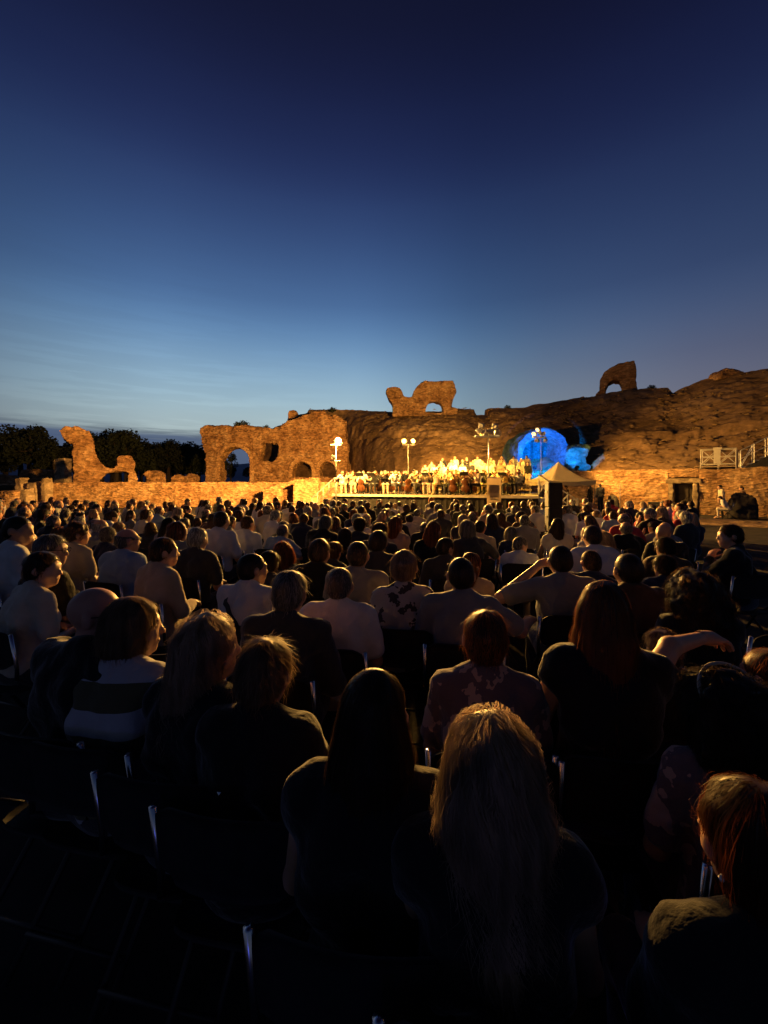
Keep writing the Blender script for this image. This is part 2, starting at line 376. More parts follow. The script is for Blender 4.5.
POD = [(-250, 20.0), (-120, 24.0), (0, 27.5), (150, 30.0), (330, 32.0), (430, 32.0), (530, 29.0), (600, 26.5), (684, 23.5), (768, 21.3), (900, 18.6), (1060, 16.5), (1300, 14.0)]
def pod(px):
    Z = interp(POD, px); return PX(px, Z), Z
def loft_wall(pxs, ztop, thick, seed, rough=.05, step=.25, hstep=.25):
    """a thick weathered wall that follows the arena's curve: front face, top and back as one skin"""
    pts = []
    for a, b in zip(pxs[:-1], pxs[1:]):
        pts.append(pod(a))
    pts.append(pod(pxs[-1])); P = np.array(pts)
    seg = np.r_[0, np.cumsum(np.hypot(*np.diff(P, axis=0).T))]
    n = int(seg[-1] / step) + 2; u = np.linspace(0, seg[-1], n)
    X = np.interp(u, seg, P[:, 0]); Y = np.interp(u, seg, P[:, 1]); pxu = np.interp(u, seg, pxs)
    T = np.stack([np.gradient(X), np.gradient(Y)], 1); T /= np.linalg.norm(T, axis=1)[:, None]
    N = np.stack([-T[:, 1], T[:, 0]], 1); N *= np.sign(N[:, 1:2])            # away from the arena
    zt = np.array([ztop(p) for p in pxu]) + .05 * vnoise(u, u * 0, u * 0, 1.3, seed) + .03 * vnoise(u, u * 0, u * 0, 4, seed + 3)
    rows = []; m = int(max(zt) / hstep) + 2
    for k in range(m): rows.append((0.0, k / (m - 1)))
    for k in range(1, 4): rows.append((thick * k / 3, 1.0))
    rows.append((thick, 0.0))
    V = np.zeros((n, len(rows), 3))
    for j, (d, t) in enumerate(rows):
        q = d + (rough * fbm(u, u * 0 + t * zt, u * 0, 2.2, 3, seed) if d == 0 else 0)
        V[:, j, 0] = X + N[:, 0] * q; V[:, j, 1] = Y + N[:, 1] * q; V[:, j, 2] = zt * t + (.04 * vnoise(u, u * 0 + d * 3, u * 0, 2, seed + 1) if t == 1 else 0)
    R = len(rows); Fc = []
    for i in range(n - 1):
        for j in range(R - 1): Fc.append((i * R + j, (i + 1) * R + j, (i + 1) * R + j + 1, i * R + j + 1))
    Fc.append(tuple(range(R))[::-1]); Fc.append(tuple((n - 1) * R + j for j in range(R)))
    return V.reshape(-1, 3), Fc

def pxrange(a, b, s=12): return list(np.linspace(a, b, max(2, int(abs(b - a) / s) + 1)))
V, Fc = loft_wall(pxrange(30, 318), lambda p: 1.80, .8, 1)
tag(obj('podium_wall', mesh_np('podium_wall', V, Fc, [M['podium']], smooth=False)), 'long low golden stone wall behind the crowd, left of the stage', 'wall')
V, Fc = loft_wall(pxrange(318.6, 520), lambda p: interp([(318, 1.8), (420, 2.1), (520, 2.5)], p), .8, 2)
tag(obj('podium_wall', mesh_np('podium_wall', V, Fc, [M['podium']], smooth=False)), 'stone arena wall directly behind the orchestra', 'wall')
V, Fc = loft_wall(pxrange(520.6, 668), lambda p: 2.55, .8, 3, .07)
tag(obj('podium_wall', mesh_np('podium_wall', V, Fc, [M['podium']], smooth=False)), 'stretch of lit stone arena wall between the white tent and the dark doorway', 'wall')
V, Fc = loft_wall(pxrange(699, 1250), lambda p: 2.55 + .05 * math.sin(p * .05), .8, 4, .07)
tag(obj('podium_wall', mesh_np('podium_wall', V, Fc, [M['podium']], smooth=False)), 'orange lit stone arena wall right of the dark doorway', 'wall')
# flat top behind the low wall: the terrace that carries the ruins on the far left
tv = []; tp = pxrange(-250, 430, 20)
for p in tp:
    x, y = pod(p); tv.append((x, y + .45, 1.62))
for p in tp: tv.append((PX(p, interp(POD, p)) * 3.6, 130, 1.62))
nT = len(tp)
tv += [(v[0], v[1], 0.0) for v in tv[:nT]]
tf = [(i, i + 1, nT + i + 1, nT + i) for i in range(nT - 1)] + [(2 * nT + i, 2 * nT + i + 1, i + 1, i) for i in range(nT - 1)]
tag(obj('terrace', mesh_np('terrace', tv, tf, [M['terrace']], smooth=False)), kind='structure')
# hills on the horizon
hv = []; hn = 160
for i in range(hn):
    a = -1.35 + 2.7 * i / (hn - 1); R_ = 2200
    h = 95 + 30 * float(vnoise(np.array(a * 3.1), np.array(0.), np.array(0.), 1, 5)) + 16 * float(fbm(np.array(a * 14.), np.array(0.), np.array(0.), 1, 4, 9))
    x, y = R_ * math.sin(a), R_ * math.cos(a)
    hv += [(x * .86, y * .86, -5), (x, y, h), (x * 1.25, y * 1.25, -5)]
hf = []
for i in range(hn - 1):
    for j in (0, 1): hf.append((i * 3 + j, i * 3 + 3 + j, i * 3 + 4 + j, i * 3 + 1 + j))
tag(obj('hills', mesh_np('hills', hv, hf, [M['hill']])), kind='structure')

# ------------------------------------------------------------------ the ruined seating slope
BASE = [(258, 54.0), (342, 52.0), (352, 46.0), (366, 41.0), (395, 36.0), (430, 33.0), (530, 29.9), (600, 27.4), (684, 24.4), (768, 22.2), (900, 19.5), (1060, 17.4), (1300, 15.0)]
RIMZ = [(258, 56), (285, 55), (345, 54), (456, 47.5), (530, 42), (600, 38), (680, 34), (768, 30), (900, 26), (1060, 22.5), (1300, 19.5)]
RIMY = [(258, 440), (275, 427), (287, 423), (291, 419), (299, 415), (307, 413), (309, 409.5), (340, 409.5), (386, 411.5), (400, 412), (448, 411), (456, 408.5), (474, 409.5), (476, 415.5),
        (487, 415), (489, 409), (525, 407.5), (533, 405), (570, 399), (594, 396), (612, 392), (640, 389), (668, 388), (673, 393), (680, 389.5), (700, 381),
        (722, 375), (740, 373), (768, 368.5), (850, 360), (1000, 345), (1300, 320)]
pxs = np.concatenate([np.linspace(258, 800, 420), np.linspace(802, 1300, 120)])
NT = 96
Zb = np.interp(pxs, *zip(*BASE)); Zr = np.interp(pxs, *zip(*RIMZ)); yr = np.interp(pxs, *zip(*RIMY))
zr = CH + (HY - yr) / F * Zr; xb = (pxs - CX) / F * Zb; xr = (pxs - CX) / F * Zr
zb = np.interp(pxs, [258, 345, 420, 520, 1300], [1.6, 1.6, 2.0, 2.46, 2.5])
tt = np.linspace(0, 1, NT)
steep = np.interp(pxs, [300, 420, 560], [0.42, 0.6, 1.0])                   # the middle stands nearly upright
fz = np.where(steep[:, None] < 1, tt[None, :] ** steep[:, None], tt[None, :])
ledge = .055 * np.clip((tt - .36) / .03, 0, 1) - .055 * np.clip((tt - .30) / .06, 0, 1)
fz = np.clip(fz + ledge[None, :], 0, 1)
GX = xb[:, None] + (xr - xb)[:, None] * tt; GY = Zb[:, None] + (Zr - Zb)[:, None] * tt
ker = np.hanning(41); ker /= ker.sum(); zsm = np.convolve(np.pad(zr, 20, mode='edge'), ker, mode='valid')
GZ = zb[:, None] + (zsm - zb)[:, None] * fz + (zr - zsm)[:, None] * np.clip((tt - .86) / .12, 0, 1)[None, :]
win = np.sin(PI * np.clip(tt, 0, 1)) ** .5
nz = fbm(GX, GY, GZ, .32, 4, 11); nz2 = fbm(GX, GY, GZ, 1.3, 3, 21)
gull = np.abs(fbm(GX + GZ * .5, GY, GZ * .4, .5, 3, 31))                    # gullies where the seating has slid
GZ += win * (.24 * nz + .10 * nz2 - .10 * (1 - np.minimum(gull * 3, 1)))
GY += -win * (.34 * nz + .14 * nz2)
GZ[:, -1] += .07 * nz2[:, -1]
back = np.stack([GX[:, -1] * 1.02, GY[:, -1] + 2.2, GZ[:, -1] - .25], 1); back2 = np.stack([GX[:, -1] * 1.05, GY[:, -1] + 6.0, GZ[:, -1] * 0 + .2], 1)
VV = np.concatenate([np.stack([GX, GY, GZ], 2), back[:, None], back2[:, None]], 1); NC = VV.shape[1]
ii = np.arange(len(pxs) - 1)[:, None]; jj = np.arange(NC - 1)[None, :]; k0 = ii * NC + jj
QF = np.stack([k0, k0 + NC, k0 + NC + 1, k0 + 1], -1).reshape(-1, 4).tolist()
QF.append(list(range(NC)))
tag(obj('ruined_seating_slope', mesh_np('ruined_seating_slope', VV.reshape(-1, 3), QF, [M['slope']], smooth=False)),
    'huge brown ruined seating slope of the amphitheatre rising behind the stage', 'ruin')

gi = RNG.integers(2, len(pxs) - 2, 5200); gj = np.clip((RNG.uniform(0, 1, 5200) ** .8 * (NT - 1)).astype(int), 2, NT - 2)
keep = fbm(VV[gi, gj, 0], VV[gi, gj, 1], VV[gi, gj, 2], .5, 2, 77) + RNG.normal(0, .3, 5200) > .05; gi, gj = gi[keep], gj[keep]; nG = len(gi)
GP = VV[gi, gj] + RNG.normal(0, .08, (nG, 3)); gv = []; gq = []
for q in range(3):
    a = RNG.uniform(0, PI, nG); s_ = RNG.uniform(.08, .26, nG); hgt = RNG.uniform(.02, .09, nG); dx_ = np.stack([np.cos(a) * s_, np.sin(a) * s_, 0 * a], 1); up_ = np.stack([RNG.normal(0, .07, nG), RNG.normal(0, .07, nG), hgt], 1)
    gv.append(np.stack([GP - dx_, GP + dx_, GP + dx_ * .3 + up_, GP - dx_ * .3 + up_], 1).reshape(-1, 3)); gq.append(np.arange(4 * nG).reshape(-1, 4) + q * 4 * nG)
tag(obj('dry_grass', mesh_np('dry_grass', np.concatenate(gv), np.concatenate(gq), [mat('dry_grass', (.19, .125, .065), .9, var=.3, scale=2)], smooth=False)), 'dry grass growing in patches over the ruined seating slope', 'grass', kind='stuff')
# ------------------------------------------------------------------ ruins as eroded solids
def poly_sd(U, W, P):
    d = np.full(U.shape, 1e9, dtype=np.float64); ins = np.zeros(U.shape, bool)
    n = len(P)
    for i in range(n):
        ax, ay = P[i]; bx, by = P[(i + 1) % n]; ex, ey = bx - ax, by - ay
        t = np.clip(((U - ax) * ex + (W - ay) * ey) / (ex * ex + ey * ey + 1e-12), 0, 1)
        d = np.minimum(d, (U - ax - t * ex) ** 2 + (W - ay - t * ey) ** 2)
        c = ((ay > W) != (by > W)) & (U < ex * (W - ay) / (ey if abs(ey) > 1e-9 else 1e-9) + ax); ins ^= c
    d = np.sqrt(d); return np.where(ins, -d, d)
def arch_poly(cx, z0, hw, ztop, n=14):
    r = hw; zs = ztop - r
    return [(cx - hw, z0)] + [(cx - r * math.cos(PI * k / n), zs + r * math.sin(PI * k / n)) for k in range(n + 1)] + [(cx + hw, z0)]
def ruin(name, label, cat, outline, Z, thick, holes=(), h=.16, amp=.14, m='brick', nsc=1.1, seed=0, yaw=0.0, z0=None, radial=False):
    """outline in photo pixels at distance Z; a solid of that outline, thick metres deep, eroded, with holes right through"""
    P = [(PX(x, Z), PZ(y, Z)) for x, y in outline]
    if z0 is not None: P = [(u, z0 if w < z0 + .35 else w) for u, w in P]
    H = [[(PX(x, Z), PZ(y, Z)) for x, y in hh] for hh in holes]
    us = [p[0] for p in P]; ws = [p[1] for p in P]; cxm = (min(us) + max(us)) / 2
    if radial:                                                     # turn the piece to face the arena's middle
        yaw = -math.atan2(cxm, Z); q = math.cos(yaw)
        P = [(cxm + (u - cxm) * q, w) for u, w in P]; H = [[(cxm + (u - cxm) * q, w) for u, w in hh] for hh in H]; us = [p[0] for p in P]
    lo = (min(us) - .6, -.6, min(ws) - .5); hi = (max(us) + .6, thick + .6, max(ws) + .6)
    f = Field(lo, hi, h)
    U, W = f.ax[0][:, None].astype(float), f.ax[2][None, :].astype(float)
    U, W = np.broadcast_arrays(U, W)
    d2 = poly_sd(U, W, P)
    for hh in H: d2 = np.maximum(d2, -poly_sd(U, W, hh))
    Y = f.ax[1]
    dy = np.abs(Y - thick / 2) - thick / 2
    f.F = np.maximum(d2[:, None, :], dy[None, :, None]).astype(np.float32)
    f.noise(amp, nsc, 3, seed)
    near = np.nonzero(np.abs(f.F) < .5); cw, ch_ = .42, .2
    gx, gy, gz = f.ax[0][near[0]], f.ax[1][near[1]], f.ax[2][near[2]]; rowk = np.floor(gz / ch_); gxs = gx / cw + .5 * (rowk % 2)
    f.F[near] += (amp * .75 * (_hash(np.floor(gxs).astype(np.int64) + 500, np.floor(gy / cw).astype(np.int64) + 500, rowk.astype(np.int64) + 500 + int(seed)) - .5) + amp * .35 * fbm(gx, gy, gz, 5.0, 2, seed + 7)).astype(np.float32)
    V, Q = f.net()
    V[:, 0] -= cxm; base = V[:, 2].min(); V[:, 2] -= base
    o = obj(name, mesh_np(name, V, Q, [M[m]], smooth=False), None, (cxm, Z, base), yaw)
    return tag(o, label, cat)
def arch_px(cx, ybase, hw, ytop, n=12):
    ys = ytop + hw
    return [(cx - hw, ybase)] + [(cx - hw * math.cos(PI * k / n), ys - hw * math.sin(PI * k / n)) for k in range(n + 1)] + [(cx + hw, ybase)]

# broken vault fragment far left
ruin('broken_vault', 'tall broken brick vault fragment on the low wall, far left of the stage', 'ruin',
     [(73.5, 484), (73, 446), (65, 441), (62, 433), (66, 428.5), (76, 427.5), (90, 432), (93.5, 438), (95, 452), (99, 462), (106, 467.5), (114, 468.5), (118, 464), (117, 458), (121, 455.5), (132, 455.5), (136, 461), (136, 470), (139, 474), (139, 484)],
     31.5, 1.3, [[(97.5, 486), (100, 479), (106, 474), (115, 471.5), (125, 471), (128.5, 473), (128.5, 486)]], h=.08, amp=.09, seed=3, z0=1.5, radial=True)
ruin('stone_pillar', 'short square stone pillar beside the tall broken vault', 'ruin', [(54, 484), (54, 459), (64, 458), (64, 484)], 36, .9, h=.12, amp=.06, seed=4, z0=1.5, m='pale_stone')
ruin('low_ruin_wall', 'low dim ruined wall left of the short stone pillar', 'ruin', [(18, 484), (20, 471), (34, 469.5), (50, 471), (60, 474), (60, 484)], 37, 1.2, h=.14, amp=.12, seed=5, z0=1.5)
ruin('low_ruin_wall', 'low dark ruined wall at the far left edge', 'ruin', [(-40, 484), (-38, 476), (-10, 474.5), (17, 476), (17, 484)], 38, 1.2, h=.16, amp=.12, seed=6, z0=1.5)
for k, (x, y0, y1, w, lab) in enumerate([(152, 484, 471, 7, 'dark rounded boulder on the terrace right of the broken vault'), (177, 484, 475, 6, 'square lit stone block on the terrace left of the arcade'), (190, 484, 474, 5, 'dim boulder just beside the left end of the arcade')]):
    ruin('stone_block', lab, 'stone', [(x - w, y0), (x - w, y1 + 3), (x - w * .5, y1), (x + w * .5, y1 + .5), (x + w, y1 + 3), (x + w, y0)], 36 + k * 2, 1.1, h=.1, amp=.1, seed=20 + k, z0=1.5)
for k, (x, yb, yt, w, lab) in enumerate([(18, 490, 478, 3.6, 'upright pale stone block, leftmost on the low wall end'), (31, 491, 482, 5.2, 'wide pale stone block at the left end of the low wall'),
                                         (22.5, 497, 489, 3.6, 'small pale stone block in front of the two larger pale blocks'), (42.5, 485, 478, 2.6, 'small pale stone stub standing at the low wall end')]):
    Zs = 27.0 if k != 2 else 24.5
    ruin('pale_stone_block', lab, 'stone', [(x - w, 512 if k != 2 else 514), (x - w * .8, yt + 1), (x + w * .6, yt), (x + w, yb), (x + w, 512 if k != 2 else 514)], Zs, .6, h=.06, amp=.05, m='pale_stone', seed=30 + k, z0=0.0)
ruin('low_stone_kerb', 'low ruined stone footing below the pale blocks, far left', 'wall', [(-60, 511), (-60, 492), (14, 491), (14, 511)], 26, .8, h=.12, amp=.06, m='podium', seed=36, z0=0.0)

# arcade left of the stage
ruin('ruined_arcade', 'long ruined brick arcade with a big arch and a square window, left of the stage', 'ruin',
     [(206, 486), (206, 455), (202, 440), (200, 428), (204, 424.5), (240, 425), (256, 427.5), (271, 429), (280, 426), (287, 421), (300, 415.5), (322, 411), (346, 420), (350, 486)],
     45.0, 1.7, [arch_px(234.5, 488, 15, 447), [(261, 441.5), (278, 443), (277, 457), (272, 461), (261, 461)], arch_px(302, 477.5, 9.6, 461.5), arch_px(327.5, 477.5, 8, 461.5)], h=.105, amp=.15, seed=8, z0=1.5)
ruin('masonry_stump', 'small round topped masonry stump standing on the ruin skyline', 'ruin', [(287.5, 424), (288, 414), (290, 410.5), (294, 410), (296.5, 413), (297.5, 424)], 47.5, 1.1, h=.1, amp=.08, seed=9)
arc = bpy.data.objects['ruined_arcade']
for cx_, yb_, hw_, yt_ in ((234.5, 481, 15, 447), (302, 477.5, 9.6, 461.5), (327.5, 477.5, 8, 461.5)):
    ring = ruin('arch_ring', None, None, arch_px(cx_, yb_, hw_ + 4.2, yt_ - 4.2), 44.86, .3, [arch_px(cx_, yb_ + 6, hw_ - .2, yt_ + .2)], h=.09, amp=.035, m='podium', seed=cx_)
    lw = ring.location - arc.location; ring.parent = arc; ring.location = lw
pier = ruin('corner_pier', None, None, [(205.5, 484), (205.5, 467), (216, 466), (217, 484)], 44.75, .4, h=.1, amp=.05, m='podium', seed=81)
lw = pier.location - arc.location; pier.parent = arc; pier.location = lw
# ramp block next to the stage
ruin('stair_wall', 'sloped masonry stair wall with a dark gap, left of the stage railing', 'wall', [(262, 509), (262, 490), (294, 479.5), (318, 477), (319, 509)], 29.0, 1.2, [[(281, 511), (281, 488.5), (291, 484.5), (293.5, 484.5), (293.5, 511)]], h=.1, amp=.06, m='podium', seed=10, z0=0.0)
# fragments on the rim
ruin('rim_arch', 'broken arch with a flared left pier on the rim above the orchestra', 'ruin',
     [(392.5, 416), (392.5, 404), (388, 398), (385.5, 391), (387, 388), (394, 386.8), (400, 388), (402.5, 392), (404, 396.5), (412, 397), (414, 391), (416, 387), (421, 382), (424, 381), (438, 380.8), (454, 380.6), (455.5, 386), (457, 392), (453, 400), (452, 407), (458, 408), (458, 416)],
     46.0, 1.2, [arch_px(434.3, 412.5, 9.2, 401.5)], h=.10, amp=.06, seed=12)
ruin('rim_arch', 'single leaning arch on the rim high above the right side', 'ruin',
     [(594, 399), (595, 392), (599, 389), (600, 379), (604, 371), (610, 366), (617, 363.5), (634, 361.8), (636, 366), (635.5, 380), (637, 391), (640, 395), (640, 399)],
     38.5, 1.4, [[(604.5, 396), (605, 388), (608, 382.5), (614, 380.5), (619, 381.5), (621.5, 388), (621, 396)]], h=.08, amp=.05, seed=13, radial=True)
ruin('rim_stone', 'low masonry lump on the rim at the upper right', 'ruin', [(721, 378), (722, 372), (726, 368.5), (740, 368), (745, 371), (747, 378)], 31.5, 1.3, h=.1, amp=.08, seed=14)
ruin('rim_stone', 'narrow masonry tooth on the rim between the two arches', 'ruin', [(487, 418), (487.5, 408.5), (492, 407.5), (507, 408), (509, 418)], 44.8, 1.2, h=.12, amp=.07, seed=15)

# blue lit vault and boulder
def blue_vault():
    Z = 29.25
    P = [(PX(x, Z), PZ(y, Z)) for x, y in [(519, 484), (517, 455), (519, 443), (526, 434), (536, 428), (547, 427), (557, 431), (564, 436), (569, 444), (566, 452), (564, 462), (567, 484)]]
    H = [(PX(x, Z), PZ(y, Z)) for x, y in [(524, 486), (523, 458), (525, 447), (532, 439.5), (541, 436), (551, 436), (560, 442), (562, 452), (560, 464), (562, 486)]]
    us = [p[0] for p in P]; ws = [p[1] for p in P]; c = (min(us) + max(us)) / 2
    D = 4.0
    f = Field((min(us) - .5, -.6, min(ws) - .4), (max(us) + .5, D + .5, max(ws) + .5), .1)
    U, W = np.broadcast_arrays(f.ax[0][:, None].astype(float), f.ax[2][None, :].astype(float))
    d2 = poly_sd(U, W, P); dh = poly_sd(U, W, H); Y = f.ax[1]
    body = np.maximum(d2[:, None, :], (np.abs(Y - D / 2) - D / 2)[None, :, None])
    # the vault narrows and sinks inward; upright ribs line its far end
    hole = np.maximum(dh[:, None, :] + (np.maximum(Y, 0) * .07)[None, :, None], (Y - 2.1)[None, :, None] + .16 * np.cos(f.ax[0] * 7.5)[:, None, None])
    f.F = np.maximum(body, -hole).astype(np.float32); f.noise(.07, 1.6, 3, 41)
    V, Q = f.net(); V[:, 0] -= c; b = V[:, 2].min(); V[:, 2] -= b
    o = tag(obj('brick_vault', mesh_np('brick_vault', V, Q, [M['vault']], smooth=False), None, (c, Z, b)), 'domed vault mouth flooded with bright blue light beside the stage', 'ruin')
    return c, Z, b
bc, bZ, bb = blue_vault()
ruin('split_boulder', 'lobed masonry boulder lit bright blue, right of the blue vault', 'ruin',
     [(567, 476), (566, 462), (568, 451), (573, 445), (582, 442.5), (589, 443.5), (591, 448), (590, 455), (586.5, 459), (588, 463), (592, 466), (592, 472), (586, 474), (576, 473)], 27.75, 1.3, h=.09, amp=.08, m='vault', seed=16)

# ------------------------------------------------------------------ trees
def leaf_crown(seed, n=2600, R=(2.6, 2.4, 3.2), clumps=22):
    rg = np.random.default_rng(seed)
    C = rg.normal(size=(clumps, 3)); C /= np.linalg.norm(C, axis=1)[:, None]; C *= rg.uniform(.35, .95, (clumps, 1)) * np.array(R)
    rad = rg.uniform(.5, 1.15, clumps)
    k = rg.integers(0, clumps, n); d = rg.normal(size=(n, 3)); d /= np.linalg.norm(d, axis=1)[:, None]
    P = C[k] + d * (rad[k] * rg.uniform(.3, 1, n) ** .4)[:, None]
    a = rg.normal(size=(n, 3)); a /= np.linalg.norm(a, axis=1)[:, None]; b = np.cross(a, rg.normal(size=(n, 3))); b /= np.linalg.norm(b, axis=1)[:, None]
    s = rg.uniform(.10, .26, n)[:, None]
    V = np.stack([P - a * s, P + b * s * .55, P + a * s, P - b * s * .55], 1).reshape(-1, 3)
    Q = np.arange(4 * n).reshape(-1, 4)
    return mesh_np('crown', V, Q, [M['leaf']], smooth=False), C
def trunk_mesh(C, seed, H):
    rg = random.Random(seed); b = MB()
    b.tube([(0, 0, -H), (.08, .03, -H * .5), (-.05, 0, -.3), (0, 0, 1.6)], [.30, .22, .17, .05], 8)
    for c in C[:9]:
        b.tube([(0, 0, -1.2 + rg.random() * 1.4), (c[0] * .5, c[1] * .5, c[2] * .5 - .2), tuple(c)], [.09, .06, .02], 6)
    return b.mesh('trunk', M['bark'])
crowns = []
for s in range(4):
    me, C = leaf_crown(100 + s, 3400, [(2.8, 2.6, 3.3), (2.2, 2.2, 4.1), (3.2, 2.8, 2.7), (2.5, 2.5, 3.0)][s], 26)
    crowns.append((me, trunk_mesh(C, s, 4.6)))
TUFT, _c = leaf_crown(140, 420, (.5, .45, .5), 8)
def tree(px, ytop, Z, v, label, group, sc=None, yb=None):
    H0 = 4.6 + [3.6, 4.5, 3.1, 3.4][v]
    zt = PZ(ytop, Z); s = (zt - 1.6) / H0
    t = empty('tree', (PX(px, Z), Z, 1.6), random.uniform(0, 6.28)); tag(t, label, 'tree', group)
    for nm, me in zip(('crown', 'trunk'), crowns[v]):
        o = obj(nm, me, t); o.location = (0, 0, 4.6 * s); o.scale = (s * (sc or 1), s * (sc or 1), s)
    return t
for px, y, Z, v in [(-34, 424, 60, 0), (-12, 430, 58, 2), (6, 424, 62, 3), (20, 421.5, 64, 0), (30, 425, 60, 2), (44, 432, 63, 3), (54, 441, 60, 2), (102, 432, 66, 0), (112, 428.5, 64, 3), (120, 427, 68, 1),
                    (128, 434, 62, 2), (141, 444, 66, 3), (152, 449, 62, 2), (163, 441, 70, 0), (172, 439, 66, 3), (183, 441, 68, 2), (195, 446, 64, 0), (86, 446, 62, 2)]:
    tree(px, y, Z, v, 'dark bushy tree in the treeline behind the ruins on the left', 'trees behind the ruins on the left', 1.15)
for px, y, Z, v in [(70, 436, 64, 2), (100, 429, 60, 0), (116, 427, 60, 0), (126, 430, 60, 3), (135, 437, 63, 0), (147, 444, 60, 0), (158, 442, 62, 3), (168, 438, 60, 2), (178, 438, 62, 0), (190, 441, 60, 3), (199, 444, 66, 2)]:
    tree(px, y, Z, v, 'dark bushy tree in the treeline behind the ruins on the left', 'trees behind the ruins on the left', 1.2)
tree(231, 452, 62, 3, 'grey green tree showing through the big arch of the arcade', None, .8)
tree(219, 470, 66, 2, 'low dark bush like tree deep behind the big arch', None, 1.2)
tree(252, 462, 70, 2, 'dark tree behind the pier between big arch and window', None, 1.2)


for px, py, Z, s in [(238, 425.5, 45.6, .45), (244, 425.5, 45.8, .6), (266, 428.5, 45.6, .4), (333, 410, 53.0, .4), (508, 408, 44, .35), (652, 388.5, 36.5, .35)]:
    o = obj('weed_tuft', TUFT, None, (PX(px, Z), Z, PZ(py, Z) + .15 * s), px); o.scale = (s, s, s * .8); tag(o, 'small wild shrub growing on the broken top of the ruins', 'shrub', 'shrubs on top of the ruins')

# ------------------------------------------------------------------ stage
SO = Vector((PX(333, 21.6), 21.6, 0)); SE = Vector((PX(538, 18.2), 18.2, 0))
SU = (SE - SO).normalized(); SV = Vector((-SU.y, SU.x, 0)); SL = (SE - SO).length; SD = 7.6; SZ = 1.18
SA = math.atan2(SU.y, SU.x)
def ST(u, v, z=0.0): return SO + SU * u + SV * v + Vector((0, 0, z))
def st_uv(px, v):
    """u on the stage for image column px at stage depth v"""
    k = (px - CX) / F; p = SO + SV * v
    return (k * p.y - p.x) / (SU.x - k * SU.y)
stg = tag(empty('concert_stage', tuple(SO), SA), 'raised orchestra stage with a dark skirt and bright front edge', 'stage')
b = MB(); b.box((SL / 2, SD / 2, SZ - .06), (SL, SD, .12)); b.build('deck', M['deck'], stg)
b = MB(); b.box((SL / 2, -.03, SZ - .05), (SL + .06, .05, .11)); b.build('front_edge', M['edge'], stg)
b = MB(); nn = 120
vs = []; fs = []
for k in range(nn + 1):
    u = SL * k / nn; w = .025 * math.sin(k * 2.1) + .015 * math.sin(k * 5.3)
    vs += [(u, .04 + w, .02), (u, .04 + w * .5, SZ - .125)]
    if k: fs.append((2 * k - 2, 2 * k, 2 * k + 1, 2 * k - 1))
b.add(vs, fs); b.build('skirt', M['skirt'], stg)
for k in range(5):
    b = MB(); b.tube([(.3 + k * (SL - .6) / 4, 7.2, 0), (.3 + k * (SL - .6) / 4, 7.2, SZ - .125)], .04); b.build('leg', M['galv'], stg)
# risers at the back, right two thirds
for k, (u0, u1, v0, v1, h, lab) in enumerate([(3.2, 9.7, 4.6, 5.7, .22, 'lower choir riser on the back of the stage'), (3.6, 9.7, 5.72, 6.7, .45, 'middle choir riser on the back of the stage'), (4.2, 9.7, 6.72, 7.55, .68, 'topmost choir riser at the back edge of the stage')]):
    r = tag(empty('choir_riser', tuple(ST(0, 0, SZ)), SA), lab, 'riser')
    b = MB(); b.box(((u0 + u1) / 2, (v0 + v1) / 2, h - .03), (u1 - u0, v1 - v0, .06)); b.build('platform', M['deck'], r)
    b = MB()
    for q in range(6): b.box((u0 + .1 + q * (u1 - u0 - .2) / 5, (v0 + v1) / 2, (h - .06) / 2), (.06, v1 - v0 - .1, h - .062))
    b.build('support', M['galv'], r)
# railing at the left end and stairs at the right end
rl = tag(empty('guard_railing', (PX(312, 22.2), 22.2, 0), math.atan2(21.7 - 22.2, PX(336, 21.7) - PX(312, 22.2))), 'white guard railing and ramp at the left end of the stage', 'railing')
L = 1.35
b = MB(); b.tube([(0, 0, .95), (L, 0, 2.02)], .028); b.tube([(0, 0, .5), (L, 0, 1.55)], .022); b.build('rail', M['rail_steel'], rl)
for k in range(5):
    x = L * k / 4; b = MB(); b.tube([(x, 0, 0), (x, 0, .95 + 1.07 * k / 4)], .022); b.build('post', M['rail_steel'], rl)
b = MB(); b.add([(0, .02, .1), (L, .02, SZ - .01), (L, .9, SZ - .01), (0, .9, .1), (0, .02, .0), (L, .02, SZ - .13), (L, .9, SZ - .13), (0, .9, .0)], [(0, 1, 2, 3), (4, 7, 6, 5), (0, 4, 5, 1), (2, 6, 7, 3), (1, 5, 6, 2), (0, 3, 7, 4)]); b.build('ramp', M['deck'], rl)

sr = tag(empty('stage_stairs', tuple(ST(SL + .02, .35)), SA - .05), 'metal stairs with braced handrails going down from the right end of the stage', 'stairs')
n = 6
for k in range(n):
    b = MB(); b.box((.13 + k * .26, .55, SZ - .19 * (k + .6)), (.25, 1.0, .035)); b.build('tread', M['galv'], sr)
for y in (0.02, 1.08):
    b = MB(); b.add([(0, y - .02, SZ - .02), (1.6, y - .02, .02), (1.6, y + .02, .02), (0, y + .02, SZ - .02), (0, y - .02, SZ - .24), (1.35, y - .02, .02), (1.35, y + .02, .02), (0, y + .02, SZ - .24)],
        [(0, 1, 2, 3), (4, 7, 6, 5), (0, 4, 5, 1), (3, 2, 6, 7), (0, 3, 7, 4), (1, 5, 6, 2)]); b.build('stringer', M['galv'], sr)
    b = MB(); b.tube([(0, y, SZ + .95), (1.6, y, .98)], .025); b.tube([(0, y, SZ + .5), (1.6, y, .53)], .018)
    for k in range(5):
        x = k * .4; zb_ = SZ - x * .73; b.tube([(x, y, zb_), (x, y, zb_ + .95 + .03 * k)], .02)
        if k < 4: b.tube([(x, y, zb_ + .1), (x + .4, y, zb_ - .29 + .9)], .014)
    b.build('handrail', M['white_metal'], sr)

